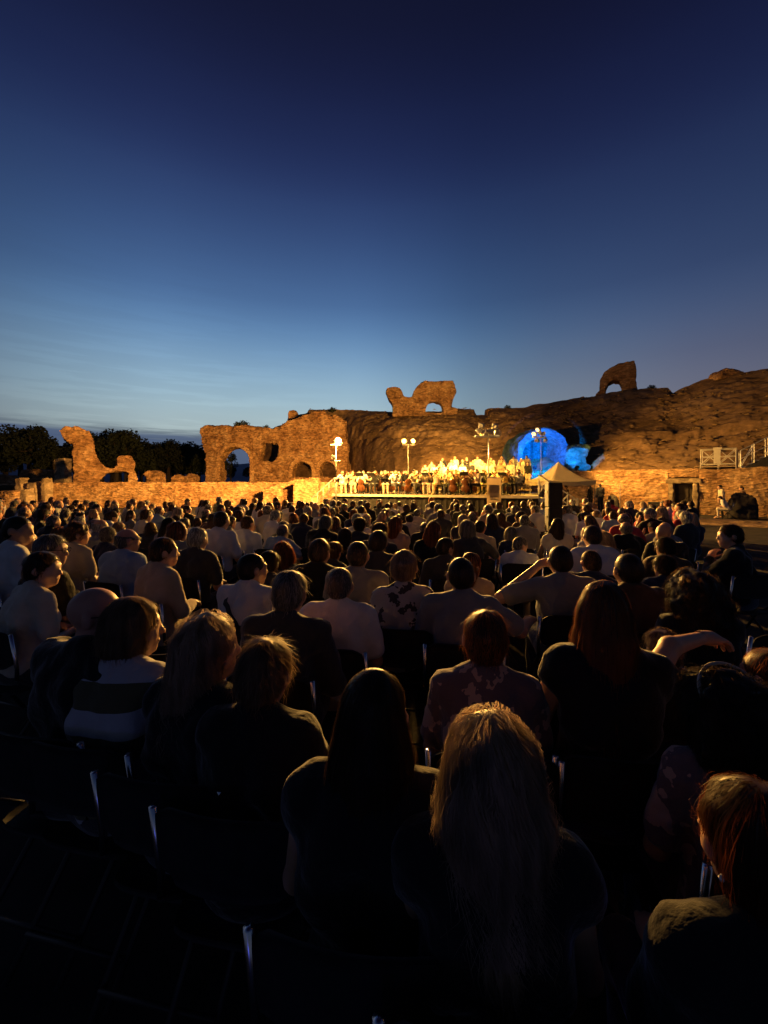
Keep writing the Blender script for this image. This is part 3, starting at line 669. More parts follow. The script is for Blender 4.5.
# ------------------------------------------------------------------ lamp masts
def flood(b, bl, c, aim, w=.30, h=.26, d=.2, lit=False):
    """one floodlight: a tapered can; bl collects its glass"""
    a = Vector(aim).normalized(); s = a.cross(Vector((0, 0, 1))).normalized(); u = s.cross(a); c = Vector(c)
    def ring(k, w_, h_): return [c + a * k + s * (sx * w_ / 2) + u * (sz * h_ / 2) for sx, sz in ((-1, -1), (1, -1), (1, 1), (-1, 1))]
    if lit:
        b.tube([c - a * .26, c - a * .20, c - a * .04, c], [.07, .12, .155, .155], 20, False); b.tube([c - a * .26, c - a * .25], .07, 16)
    vs = ring(-d, w * .45, h * .45) + ring(-d * .3, w * .9, h * .9) + ring(0, w, h)
    fs = [(3, 2, 1, 0)] + [(i * 4 + k, i * 4 + (k + 1) % 4, i * 4 + 4 + (k + 1) % 4, i * 4 + 4 + k) for i in (0, 1) for k in range(4)]
    if not lit: b.add(vs, fs)
    # bail bracket
    b.tube([c + s * (w * .56) - a * .06, c + s * (w * .56) - a * .06 - u * h * .75, c - s * (w * .56) - a * .06 - u * h * .75, c - s * (w * .56) - a * .06], .012, 6)
    n_ = 14
    vs = [c + a * .012] + [c + a * .012 + s * (math.cos(2 * PI * k / n_) * w * .44) + u * (math.sin(2 * PI * k / n_) * h * .44) for k in range(n_)]
    bl.add(vs, [(0, 1 + k, 1 + (k + 1) % n_) for k in range(n_)])
def mast(name, label, x, y, z0, ztop, lamps, pm='galv', group=None):
    """lamps: (dx, dz, aim, lens material, light or None)"""
    t = tag(empty(name, (x, y, z0)), label, 'lamp mast', group)
    H = ztop - z0
    b = MB(); b.tube([(0, 0, .02), (0, 0, H * .55)], .032, 10); b.tube([(0, 0, H * .5), (0, 0, H)], .024, 10); b.tube([(0, 0, H * .53), (0, 0, H * .57)], .045, 10); b.build('pole', M[pm], t, smooth=True)
    for k in range(3):
        a = 2 * PI * k / 3 + .5; q = (math.cos(a), math.sin(a))
        b = MB(); b.tube([(0, 0, .75), (q[0] * .55, q[1] * .55, .02)], .016, 6); b.tube([(0, 0, .3), (q[0] * .33, q[1] * .33, .31)], .012, 6); b.build('leg', M[pm], t)
    xs = [l[0] for l in lamps]; b = MB()
    for zz in sorted({round(l[1], 2) for l in lamps}): b.tube([(min(xs) - .1, 0, H + zz - .2), (max(xs) + .1, 0, H + zz - .2)], .02, 8)
    if max(l[1] for l in lamps) > .1: b.tube([(0, 0, H - .1), (0, 0, H + max(l[1] for l in lamps) - .15)], .02, 8)
    b.build('crossbar', M[pm], t)
    for dx, dz, aim, lm, lt in lamps:
        b = MB(); bl = MB(); flood(b, bl, (dx, 0, H + dz), aim, *((.30, .30, .26, True) if lm == 'lens' else (.18, .15, .14) if lm == 'lens_blue' else ()))
        fo = b.build('floodlight', M['white_metal'] if lm == 'lens_stage' else M['black_metal'], t)
        bl.build('lens', M['lens_stage' if lm == 'lens_blue' else lm], fo)
        if lt:
            typ, en, colr, size = lt
            l = bpy.data.lights.new('flood_lamp', typ); l.energy = en; l.color = colr; l.shadow_soft_size = .16
            if typ == 'SPOT': l.spot_size = math.radians(size); l.spot_blend = .4
            lo = bpy.data.objects.new('flood_lamp', l); COL.objects.link(lo); lo.parent = t
            a = Vector(aim).normalized(); lo.location = Vector((dx, 0, H + dz)) + a * (.40 if typ == 'POINT' else .10)
            lo.rotation_euler = a.to_track_quat('-Z', 'Y').to_euler()
    return t
LIT = ('POINT', POWER['lit'], LAMP_COL, 0); PAIR = ('SPOT', POWER['pair'], LAMP_COL, 98)
def at_px(px, Z): return PX(px, Z), Z
x, y = at_px(336, 19.6); mast('lamp_mast', 'lamp mast with one glaring lit floodlight at the left end of the stage', x, y, 0, PZ(446, 19.6), [(.10, .26, (.15, -1, -.25), 'lens', LIT), (-.16, -.5, (-19, 20, -1.2), 'lens_blue', ('SPOT', POWER['left'], (1.0, .45, .10), 96))], 'rail_steel')  # second floodlight, turned left, is added to brighten the ruins
x, y = at_px(408, 23.0); mast('lamp_mast', 'lamp mast with two glaring lit floodlights above the orchestra', x, y, SZ, PZ(446, 23), [(-.22, .27, (-.12, -1, .10), 'lens', PAIR), (.28, .27, (.55, -.85, .10), 'lens', PAIR)], 'rail_steel')
ORC = ('SPOT', POWER['orchestra'], STAGE_COL, 112); WSH = ('SPOT', POWER['wash'] * 1.9, LAMP_COL, 104)
x, y = at_px(488.5, 19.6)
mast('lamp_mast', 'lamp mast carrying a wide cluster of floodlights turned towards the orchestra', x, y, 0, PZ(434, 19.6),
     [(-.52, .12, (-1.1, .6, -.4), 'lens_stage', ORC), (-.2, .05, (-.6, 1, -.6), 'lens_stage', ORC), (.12, .1, (4.3, 2.4, -1.9), 'lens_stage', ('SPOT', 2600, LAMP_COL, 46)), (.42, .05, (.08, 1, -.75), 'lens_stage', ('SPOT', POWER['orchestra'], STAGE_COL, 86)), (-.38, .38, (-.75, 1, .12), 'lens_stage', WSH), (.28, .36, (-.45, 1, .2), 'lens_stage', WSH)])
x, y = at_px(541, 24.2)
mast('lamp_mast', 'white lamp mast with a small floodlight cluster in front of the blue vault', x, y, 0, PZ(436, 24.2),
     [(-.42, .12, (-.9, -.6, -.5), 'lens_stage', ('SPOT', POWER['orchestra'] * .7, STAGE_COL, 130)), (-.1, .1, (-.6, .3, -.6), 'lens_stage', None), (.2, .14, (.9, -.06, -.02), 'lens_stage', ('SPOT', POWER['wash'] * .85, LAMP_COL, 97)), (-.2, .36, (-.7, -.3, -.4), 'lens_stage', None)], 'white_metal')

# assumed, unseen blue floodlights at the mouth of the vault and below the boulder
def blue_can(x, y, z, aim, en, label, size=110):
    t = tag(empty('assumed_blue_floodlight', (x, y, z)), label, 'floodlight')
    b = MB(); bl = MB(); flood(b, bl, (0, 0, .25), aim, .26, .2, .14); b.tube([(0, 0, 0), (0, 0, .12)], .05, 8)
    o = b.build('housing', M['black_metal'], t); bl.build('lens', M['lens_blue'], o)
    l = bpy.data.lights.new('assumed_blue_lamp', 'SPOT'); l.energy = en; l.color = (.0, .22, 1.0); l.spot_size = math.radians(size); l.spot_blend = .35; l.shadow_soft_size = .1
    lo = bpy.data.objects.new('assumed_blue_lamp', l); COL.objects.link(lo); lo.parent = t
    a = Vector(aim).normalized(); lo.location = Vector((0, 0, .25)) + a * .08; lo.rotation_euler = a.to_track_quat('-Z', 'Y').to_euler()
zw = 2.45
blue_can(PX(535, 28.55), 28.55, zw + .15, (.05, 1, 1.0), POWER['blue'] * .12, 'assumed low blue floodlight at the left foot of the blue vault', 85)
blue_can(PX(553, 28.45), 28.45, zw + .15, (-.3, 1, .9), POWER['blue'] * .02, 'assumed low blue floodlight at the right foot of the blue vault', 85)
blue_can(PX(577, 27.2), 27.2, zw + .1, (.03, 1, .95), POWER['blue'] * .012, 'assumed low blue floodlight at the foot of the lobed blue boulder', 60)
def aim_at(x, y, z, px, py, Z): return (PX(px, Z) - x, Z - y, PZ(py, Z) - z)
bmx, bmy = PX(541, 24.2), 24.32
for dx, zz, tpx, tpy, tZ, sz_, en, col_ in ((-.2, 4.15, 540.5, 455, 29.25, 41, 1.5, (.0, .17, 1.0)), (.3, 4.15, 577.5, 458, 27.75, 17.5, 1.0, (.0, .32, 1.0))):  # assumed blue floodlights, added on this mast to light vault and boulder
    t = bpy.data.objects['lamp_mast.003']; a = Vector(aim_at(bmx + dx, bmy, zz + .1, tpx, tpy, tZ)).normalized()
    b = MB(); bl = MB(); flood(b, bl, (dx, .12, zz + .1), a, .24, .2, .16); fo = b.build('floodlight', M['white_metal'], t); bl.build('lens', M['lens_blue'], fo)
    l = bpy.data.lights.new('assumed_blue_lamp', 'SPOT'); l.energy = POWER['blue'] * en; l.color = col_; l.spot_size = math.radians(sz_); l.spot_blend = .15; l.use_square = True; l.shadow_soft_size = .05
    lo = bpy.data.objects.new('assumed_blue_lamp', l); COL.objects.link(lo); lo.parent = t; lo.location = Vector((dx, .12, zz + .1)) + a * .08; lo.rotation_euler = a.to_track_quat('-Z', 'Y').to_euler()

# ------------------------------------------------------------------ tent, loudspeaker, banner
tx, ty = PX(558.5, 22.0), 22.0
tn = tag(empty('event_tent', (tx, ty, 0), .16), 'small white peaked event tent beside the stage stairs', 'tent')
hw = 1.26; ze, za = PZ(480.5, 22), PZ(461.5, 22)
nr, nsd = 14, 40
vs = []; fs = []
for i in range(nr + 1):
    t_ = i / nr; rr = hw * (1 - t_) ; zz = ze + (za - ze) * (t_ ** 1.75)
    for k in range(nsd):
        side, q = divmod(k, nsd // 4); q = q / (nsd // 4) * 2 - 1
        p = [(q, -1), (1, q), (-q, 1), (-1, -q)][side]
        sag = -.10 * (1 - q * q) * math.sin(PI * min(1, t_ * 1.3)) * .6 - .07 * (1 - q * q) * (1 - t_)
        vs.append((p[0] * rr, p[1] * rr, zz + (sag if i < nr else 0)))
for i in range(nr):
    for k in range(nsd): fs.append((i * nsd + k, i * nsd + (k + 1) % nsd, (i + 1) * nsd + (k + 1) % nsd, (i + 1) * nsd + k))
cn_ = MB().add(vs, fs).build('canopy', M['canvas'], tn, smooth=True)
vs = []; fs = []
for k in range(nsd):
    p = Vector(cn_.data.vertices[k].co); vs += [p * 1.003, Vector((p.x * 1.003, p.y * 1.003, p.z - .2 - .02 * math.sin(k * 1.57)))]
    fs.append((2 * k, 2 * k + 1, (2 * k + 3) % (2 * nsd), (2 * k + 2) % (2 * nsd)))
MB().add(vs, fs).build('valance', M['canvas'], cn_)
for sx in (-1, 1):
    for sy in (-1, 1):
        b = MB(); b.box((sx * hw * .97, sy * hw * .97, ze / 2), (.035, .035, ze)); b.build('leg', M['rail_steel'], tn)

ls = tag(empty('loudspeaker_stack', (PX(553.5, 9.6), 9.6, 0), -.12), 'tall black loudspeaker stack between the crowd and the stage stairs', 'loudspeaker')
for z0, h, w in ((0, .62, .36), (.625, .56, .31), (1.19, .57, .31)):
    b = MB(); b.box((0, 0, z0 + h / 2), (w, .34, h), bev=.02); c_ = b.build('cabinet', M['black_plastic'], ls)
    b = MB(); b.box((0, -.175, z0 + h / 2), (w * .9, .012, h * .88)); b.build('grille', M['grille'], c_)
    for s in (-1, 1):
        b = MB(); b.box((s * (w / 2 + .006), 0, z0 + h * .62), (.012, .16, .05), bev=.004); b.build('handle', M['black_metal'], c_)

bn = tag(empty('banner_stand', (PX(494, 17.6), 17.6, 0), 0.0), 'tan upright banner stand in front of the stage edge', 'banner')
b = MB(); b.add([(-.30, 0, .08), (.30, 0, .08), (.30, 0, 1.96), (-.30, 0, 1.96)], [(0, 1, 2, 3)]); pnl = b.build('banner_panel', M['banner'], bn)
b = MB(); b.box((0, -.009, 1.5), (.44, .004, .34)); b.box((0, -.009, 1.18), (.36, .004, .07)); b.box((0, -.009, 1.05), (.36, .004, .05)); b.box((0, -.009, .82), (.40, .004, .2)); b.build('printed_block', M['banner_dark'], pnl)
b = MB(); b.box((0, 0, .045), (.66, .2, .085), bev=.02); b.build('base', M['galv'], bn)
b = MB(); b.box((0, 0, 1.975), (.63, .03, .03), bev=.008); b.build('top_bar', M['galv'], bn)

# ------------------------------------------------------------------ doorway in the right wall
(ax_, ay_), (bx_, by_) = pod(668), pod(699)
dl = math.hypot(bx_ - ax_, by_ - ay_); da = math.atan2(by_ - ay_, bx_ - ax_)
dw = tag(empty('stone_doorway', (ax_, ay_, 0), da), 'pale framed stone doorway with a dark door in the right wall', 'doorway')
jw = .24; oh = 1.72
def stone_box(x0, x1, y0, y1, z0, z1, seed):
    f = Field((x0 - .2, y0 - .2, z0 - .2), (x1 + .2, y1 + .2, z1 + .2), .05)
    X, Y, Z = f.ax[0][:, None, None], f.ax[1][None, :, None], f.ax[2][None, None, :]
    f.F = np.maximum(np.maximum(np.abs(X - (x0 + x1) / 2) - (x1 - x0) / 2, np.abs(Y - (y0 + y1) / 2) - (y1 - y0) / 2), np.abs(Z - (z0 + z1) / 2) - (z1 - z0) / 2).astype(np.float32)
    f.noise(.025, 3.0, 2, seed); return f.net()
for k, x0 in enumerate((.04, dl - .04 - jw)):
    V, Q = stone_box(x0, x0 + jw, -.12, .7, 0, oh, 50 + k); obj('jamb', mesh_np('jamb', V, Q, [M['pale_stone']], smooth=False), dw)
V, Q = stone_box(-.12, dl + .12, -.15, .7, oh + .02, oh + .3, 52); obj('lintel', mesh_np('lintel', V, Q, [M['pale_stone']], smooth=False), dw)
V, Q = stone_box(-.02, dl + .02, 0, .75, oh + .34, 2.55, 53); obj('wall_above', mesh_np('wall_above', V, Q, [M['podium']], smooth=False), dw)
b = MB(); b.box((dl / 2 - .2, .34, oh / 2), (.80, .05, oh - .02)); b.box((dl / 2 + .42, .40, oh / 2), (.44, .05, oh - .02)); d_ = b.build('door', M['door'], dw)
b = MB(); b.box((dl / 2 + .1, .30, .9), (.03, .04, .14), bev=.01); b.build('handle', M['black_metal'], d_)

# ------------------------------------------------------------------ scaffold landing and stair on the right wall
lx, ly = PX(719.5, 22.9), 23.0
sl = tag(empty('scaffold_landing', (lx, ly, 2.5), da), 'white braced scaffold landing on top of the right wall', 'scaffold')
w2 = .76
b = MB(); b.box((0, .45, .16), (1.56, 1.0, .05)); b.build('deck', M['deck'], sl)
for x in (-w2, 0, w2):
    for y in (0, .9):
        b = MB(); b.tube([(x, y, -.1), (x, y, 1.16)], .028); b.build('post', M['white_metal'], sl)
for y in (0, .9):
    b = MB()
    for z in (.3, .72, 1.14): b.tube([(-w2, y, z), (w2, y, z)], .022)
    b.build('rail', M['white_metal'], sl)
    for x0, x1 in ((-w2, 0), (0, w2)):
        b = MB(); b.tube([(x0, y, .3), (x1, y, 1.14)], .018); b.tube([(x0, y, 1.14), (x1, y, .3)], .018); b.build('brace', M['white_metal'], sl)
b = MB(); b.box((-.04, -.05, .72), (.30, .02, .78)); b.box((-.02, -.052, 1.16), (.38, .02, .12)); b.build('notice_panel', M['white_metal'], sl)
ss = tag(empty('access_stair', (lx + .95 * math.cos(da), ly + .95 * math.sin(da), 2.5), da + .1), 'metal stair with railings climbing right from the scaffold landing', 'stairs')
n = 11; rx, rz_ = .27, .165
b = MB(); b.add([(0, 0, 0), (n * rx, 0, n * rz_), (n * rx, .9, n * rz_), (0, .9, 0), (.05, 0, -.55), (n * rx, 0, n * rz_ - .7), (n * rx, .9, n * rz_ - .7), (.05, .9, -.55)], [(0, 1, 2, 3), (4, 7, 6, 5), (0, 4, 5, 1), (2, 6, 7, 3), (1, 5, 6, 2), (0, 3, 7, 4)]); b.build('stringer', M['black_metal'], ss)
for k in range(n):
    b = MB(); b.box((k * rx + .16, .45, k * rz_ + .12), (.25, .86, .035)); b.build('tread', M['galv'], ss)
for y in (-.03, .93):
    b = MB(); b.tube([(0, y, 1.0), (n * rx, y, n * rz_ + .95)], .022); b.tube([(0, y, .55), (n * rx, y, n * rz_ + .5)], .018)
    for k in range(0, n + 1, 2): b.tube([(k * rx, y, k * rz_), (k * rx, y, k * rz_ + .98)], .02)
    for k in range(0, n - 1, 4): b.tube([(k * rx, y, k * rz_ + .1), (k * rx + 2 * rx, y, k * rz_ + 2 * rz_ + .95)], .015)
    b.build('handrail', M['galv'], ss)

# ------------------------------------------------------------------ small things on the right
fc = tag(empty('flight_case', (PX(657, 23.3), 23.3, 0), da), 'black flight case standing left of the stone doorway', 'case')
b = MB(); b.box((0, 0, .36), (.78, .5, .46), bev=.02); b.build('body', M['black_plastic'], fc)
b = MB(); b.box((0, 0, .64), (.79, .51, .09), bev=.02); b.build('lid', M['black_metal'], fc)
for sx in (-1, 1):
    for sy in (-1, 1):
        b = MB(); b.tube([(sx * .3 - .02, sy * .18, .06), (sx * .3 + .02, sy * .18, .06)], .06, 10); b.build('wheel', M['black_metal'], fc)
def dome(name, label, cat, x, y, w, d, h, m, seed, rz):
    f = Field((-w, -d, -.1), (w, d, h + .2), .05)
    X, Y, Z = f.ax[0][:, None, None], f.ax[1][None, :, None], f.ax[2][None, None, :]
    f.F = ((((np.abs(X) / (w / 2)) ** 4 + (np.abs(Y) / (d / 2)) ** 4 + (np.maximum(Z, 0) / h) ** 3.2) ** .28 - 1) * min(w, d) / 2 + 0 * Z).astype(np.float32)
    f.F = np.maximum(f.F, -Z + 0 * f.F); f.noise(.03, 4, 2, seed); f.noise(.02, 9, 1, seed)
    V, Q = f.net(); V[:, 2] -= V[:, 2].min()
    return tag(obj(name, mesh_np(name, V, Q, [m]), None, (x, y, 0), rz), label, cat)
M['tarp'] = mat('dark_tarp', (.035, .03, .028), .8, var=.3, scale=3, bump=.2); M['grey_tarp'] = mat('grey_tarp', (.10, .09, .075), .85, var=.3, scale=3, bump=.2)
dome('covered_equipment', 'black cloth covered equipment mound with a round top, right of the white shirted man', 'covered load', PX(742.5, 20.4), 20.4, 1.15, .8, 1.16, M['tarp'], 61, -.5)
dome('covered_equipment', 'grey round topped covered load against the wall, right of the man in a dark suit', 'covered load', PX(613, 25.2), 25.2, .66, .6, .92, M['grey_tarp'], 62, -.4)
pp = tag(empty('thin_pole', (PX(620, 24.6), 24.6, 0)), 'thin upright metal pole in front of the right wall', 'pole')
b = MB(); b.tube([(0, 0, .02), (0, 0, 1.75)], .02); b.build('shaft', M['galv'], pp); b = MB(); b.tube([(0, 0, 0), (0, 0, .03)], .16, 16); b.build('base', M['black_metal'], pp)
for k, (y0, h, w, lab) in enumerate([(19.5, .10, 7.0, 'long low lit stone step in front of the right wall'), (17.6, .07, 6.4, 'nearer low stone step leading towards the crowd on the right')]):
    x0 = PX(668 if k == 0 else 694, y0)
    V, Q = stone_box(-.0, w, 0, .9, -.05, h, 70 + k)
    tag(obj('stone_step', mesh_np('stone_step', V, Q, [M['wood_step']], smooth=False), None, (x0, y0, 0), da * .9), lab, 'step')

# ------------------------------------------------------------------ people: materials
def hair_mat(name, col, col2=None, tr=0.0):
    if tr == 0: col = tuple(v * .55 for v in col); col2 = tuple(v * .7 for v in col2) if col2 else None  # rim light helped by colour: shell darkened here, strands lighter
    m = mat(name, col, .5, var=.35, scale=30, spec=.3, col2=col2, detail=3)
    nt = m.node_tree; n = nt.nodes; l = nt.links; b = n['Principled BSDF']; out = [x for x in n if x.type == 'OUTPUT_MATERIAL'][0]
    mp = n.new('ShaderNodeMapping'); mp.inputs['Scale'].default_value = (1, 1, .12)
    tcn = [x for x in n if x.type == 'TEX_COORD'][0]; nz_ = [x for x in n if x.type == 'TEX_NOISE'][0]
    l.new(tcn.outputs['Object'], mp.inputs[0]); l.new(mp.outputs[0], nz_.inputs['Vector'])
    t = n.new('ShaderNodeBsdfTranslucent'); mx = n.new('ShaderNodeMixShader'); mx.inputs[0].default_value = tr
    rp = [x for x in n if x.type == 'VALTORGB'][0]; l.new(rp.outputs[0], t.inputs[0])
    l.new(b.outputs[0], mx.inputs[1]); l.new(t.outputs[0], mx.inputs[2]); l.new(mx.outputs[0], out.inputs[0])
    return m
HAIR = {'black': hair_mat('black_hair', (.012, .009, .007)), 'dark': hair_mat('dark_brown_hair', (.035, .02, .012)), 'brown': hair_mat('brown_hair', (.06, .032, .018)),
        'auburn': hair_mat('auburn_hair', (.09, .035, .016)), 'blonde': hair_mat('blonde_hair', (.40, .26, .13), (.62, .45, .26)), 'grey': hair_mat('grey_hair', (.13, .12, .11)), 'white': hair_mat('white_hair', (.30, .28, .26)),
        'ash': hair_mat('light_brown_hair', (.22, .12, .07), (.38, .23, .14)), 'red': hair_mat('reddish_hair', (.07, .02, .012))}
STRAND = {k: hair_mat(HAIR[k].name + '_strands', tuple(min(.8, v * .9) for v in c), tuple(min(.9, v * 2.4) for v in c), .72) for k, c in {'black': (.03, .02, .014), 'dark': (.06, .035, .02), 'brown': (.13, .065, .03), 'auburn': (.22, .08, .03), 'blonde': (.30, .225, .17), 'grey': (.24, .22, .20), 'white': (.40, .38, .35), 'ash': (.20, .135, .085), 'red': (.07, .02, .01)}.items()}
STRAND_OF = {HAIR[k].name: STRAND[k] for k in HAIR}
def skin_mat(name, c):
    m = mat(name, c, .5, var=.08, scale=14, spec=.35); b = m.node_tree.nodes['Principled BSDF']
    b.inputs['Subsurface Weight'].default_value = .12; b.inputs['Subsurface Radius'].default_value = (.03, .012, .006); b.inputs['Subsurface Scale'].default_value = .4
    return m
SKIN = [skin_mat('fair_skin', (.50, .29, .20)), skin_mat('tan_skin', (.40, .22, .14)), skin_mat('ruddy_skin', (.46, .23, .16))]
def cloth(name, c, **k): return mat(name, c, .88, var=.10, scale=9, bump=.5, sheen=.4, spec=.15, **k)
CLOTH = {'black': cloth('black_cloth', (.012, .012, .013)), 'white': cloth('white_cloth', (.62, .62, .62)), 'grey': cloth('grey_cloth', (.20, .20, .21)), 'navy': cloth('navy_cloth', (.018, .025, .06)),
         'beige': cloth('beige_cloth', (.42, .33, .25)), 'blue': cloth('pale_blue_cloth', (.26, .36, .50)), 'red': cloth('red_cloth', (.40, .03, .05)), 'brown': cloth('brown_cloth', (.09, .05, .03)),
         'charcoal': cloth('charcoal_cloth', (.045, .045, .05)), 'green': cloth('olive_cloth', (.08, .09, .05)), 'cream': cloth('cream_cloth', (.55, .48, .38)), 'denim': cloth('denim_cloth', (.04, .055, .10))}
def pattern_cloth(name, c1, c2, kind):
    m = cloth(name, c1); nt = m.node_tree; n = nt.nodes; l = nt.links; b = n['Principled BSDF']; t = [x for x in n if x.type == 'TEX_COORD'][0]
    r = n.new('ShaderNodeValToRGB'); r.color_ramp.interpolation = 'CONSTANT'; e = r.color_ramp.elements; e[0].color = (*c1, 1); e[1].color = (*c2, 1); e[1].position = .5
    if kind == 'stripe':
        w = n.new('ShaderNodeTexWave'); w.bands_direction = 'Z'; w.inputs['Scale'].default_value = 1.7; w.inputs['Distortion'].default_value = .3; l.new(t.outputs['Object'], w.inputs['Vector']); l.new(w.outputs[0], r.inputs[0])
    else:
        v = n.new('ShaderNodeTexVoronoi'); v.feature = 'SMOOTH_F1'; v.inputs['Scale'].default_value = 14; z = n.new('ShaderNodeTexNoise'); z.inputs['Scale'].default_value = 22
        mx = n.new('ShaderNodeMix'); mx.data_type = 'RGBA'; mx.inputs[0].default_value = .12; l.new(t.outputs['Object'], z.inputs['Vector']); l.new(t.outputs['Object'], mx.inputs[6]); l.new(z.outputs[1], mx.inputs[7])
        l.new(mx.outputs[2], v.inputs['Vector']); e[1].position = .33; l.new(v.outputs['Distance'], r.inputs[0])
    l.new(r.outputs[0], b.inputs['Base Color']); return m
CLOTH['floral'] = pattern_cloth('floral_cloth', (.06, .045, .05), (.46, .40, .36), 'floral')
CLOTH['stripe'] = pattern_cloth('striped_cloth', (.10, .09, .05), (.42, .42, .46), 'stripe')
CLOTH['leafy'] = pattern_cloth('light_pattern_cloth', (.42, .30, .26), (.13, .10, .12), 'floral')

# ------------------------------------------------------------------ people: shapes
def rotm(yaw=0, pitch=0, roll=0):
    """yaw > 0 turns towards +x (the person's right), pitch > 0 nods down, roll > 0 tips to +x"""
    return np.array(Matrix.Rotation(-yaw, 3, 'Z') @ Matrix.Rotation(-pitch, 3, 'X') @ Matrix.Rotation(roll, 3, 'Y'))
def hand_np(h, curl=.5, mirror=False):
    f = Field((-.075, -.04, -.085), (.095, .215, .05), h)
    f.ell((0, .05, 0), (.042, .055, .017), .012); f.cap((0, -.03, 0), (0, .03, 0), .026, .027, .03)
    for k, (x, L, y0) in enumerate([(-.033, .060, .085), (-.012, .075, .094), (.011, .080, .096), (.033, .072, .090)]):
        p = np.array((x, y0 - .01, 0.)); a = .12; sp = x * 1.4
        for q, (fr, r) in enumerate(((.45, .0098), (.32, .0088), (.23, .0078))):
            a += curl * (.55, .7, .45)[q]
            d = np.array((sp * .35, math.cos(a), -math.sin(a))); d /= np.linalg.norm(d); e = p + d * L * fr
            f.cap(p, e, r, r * .93, .005); p = e
    p = np.array((.034, .025, -.006))
    for L, r, d in ((.045, .0125, (.62, .68, -.30)), (.030, .0105, (.35, .85, -.40))):
        d = np.array(d) / np.linalg.norm(d); e = p + d * L; f.cap(p, e, r, r * .9, .008); p = e
    V, Q = f.net()
    if mirror: V = V * np.array((-1, 1, 1)); Q = Q[:, ::-1]
    return V, Q
def orient(d, up):
    d = np.array(d, float); d /= np.linalg.norm(d); up = np.array(up, float); s = np.cross(d, up); s /= np.linalg.norm(s) + 1e-9; u = np.cross(s, d)
    return np.stack([s, d, u], 1)

def skeleton(p):
    st = p.get('stand', False); b = p.get('bulk', 1.0); fem = p.get('fem', False); sw = p.get('sw', .158 if fem else .178)
    zp = .92 if st else .49
    lean = p.get('lean', .04); side = p.get('side', 0.0); tw = p.get('twist', 0.0)
    RT = rotm(tw, lean, side); P0 = np.array((0, 0, zp))
    T = lambda v: P0 + RT @ np.array(v, float)
    J = dict(T=T, RT=RT, zp=zp, b=b, fem=fem, sw=sw, st=st)
    J['neck'] = T((0, -.010, .51)); J['S'] = {s: T((s * sw, -.005, .455)) for s in (-1, 1)}
    hy = p.get('hyaw', 0.0); J['RH'] = rotm(hy + tw, p.get('hpitch', .05), p.get('hroll', 0))
    J['H'] = J['neck'] + RT @ np.array((0, .035, .070)) + J['RH'] @ np.array((0, .012, .070))
    arms = p.get('arms', {})
    J['E'] = {}; J['W'] = {}; J['Hd'] = {}
    for s in (-1, 1):
        if s in arms: e, w, hd = arms[s]; e = np.array(e, float); w = np.array(w, float)
        elif st: e = T((s * (sw + .06), .01, .19)); w = T((s * (sw + .05), .08, -.04)); hd = (0, .15, -1)
        else: e = T((s * (sw + .055), .06, .19)); w = np.array((s * .09, .29, zp + .17)); hd = (-s * .35, .9, -.2)
        J['E'][s] = e; J['W'][s] = w; J['Hd'][s] = hd
    if st: J['legs'] = {s: [(s * .085, 0, zp - .02), (s * .10, .02, .49), (s * .105, -.02, .09), (s * .13, .13, .035)] for s in (-1, 1)}
    else: J['legs'] = {s: [(s * .085, 0, zp), (s * .105, .42, zp + .015), (s * .11, .40, .10), (s * .13, .55, .035)] for s in (-1, 1)}
    return J
def head_prims(f, J, fine=True):
    H, R = J['H'], J['RH']; c = lambda v: H + R @ np.array(v, float)
    f.cap(J['neck'] - J['RT'] @ np.array((0, 0, .05)), c((0, -.012, -.055)), .058, .05, .03)
    f.ell(c((0, -.012, .020)), (.074, .092, .084), .02, R); f.ell(c((0, .028, -.035)), (.059, .063, .080), .035, R)
    f.ell(c((0, .058, -.098)), (.03, .028, .02), .035, R)
    f.cap(c((0, .086, .004)), c((0, .106, -.034)), .008, .0125, .014)
    for s in (-1, 1): f.ell(c((s * .081, -.008, -.010)), (max(.012, f.h * .85), .024, .034), .008, R)
    if fine:
        f.cap(c((-.034, .075, .022)), c((.034, .075, .022)), .015, .015, .015)
        for s in (-1, 1):
            f.ell(c((s * .031, .077, .0)), (.013, .011, .010), .004, R)
            f.ell(c((s * .042, .055, -.035)), (.026, .024, .026), .03, R)
        f.cap(c((-.019, .088, -.066)), c((.019, .088, -.066)), .0085, .0085, .008)
def torso_prims(f, J, g=0.0, sleeve=None):
    T, b, sw = J['T'], J['b'], J['sw']; R = J['RT']
    f.ell(T((0, 0, .05)), (.168 * b + g, .128 * b + g, .14), .05, R); f.ell(T((0, .012, .2)), ((.138 if J['fem'] else .152) * b + g, .115 * b + g, .17), .06, R)
    f.ell(T((0, 0, .345)), (.160 * b + g, .115 * b + g, .17), .06, R)
    f.cap(T((-sw * .86, -.005, .455)), T((sw * .86, -.005, .455)), .060 + g, .060 + g, .06)
    if g > 0: f.cap(T((0, -.022, .45)), T((0, -.016, .512)), .066 + g, .056 + g, .02)
    for s in (-1, 1):
        f.cap(T((s * .035, -.015, .525)), T((s * sw * .8, -.01, .478)), .036 + g, .042 + g, .05)
        if J['fem']: f.ell(T((s * .07, .085, .31)), (.06 + g, .058 + g, .06), .05, R)
        f.cap(T((s * .07, -.06, .40)), T((s * .10, -.07, .30)), .055 + g, .05 + g, .06)
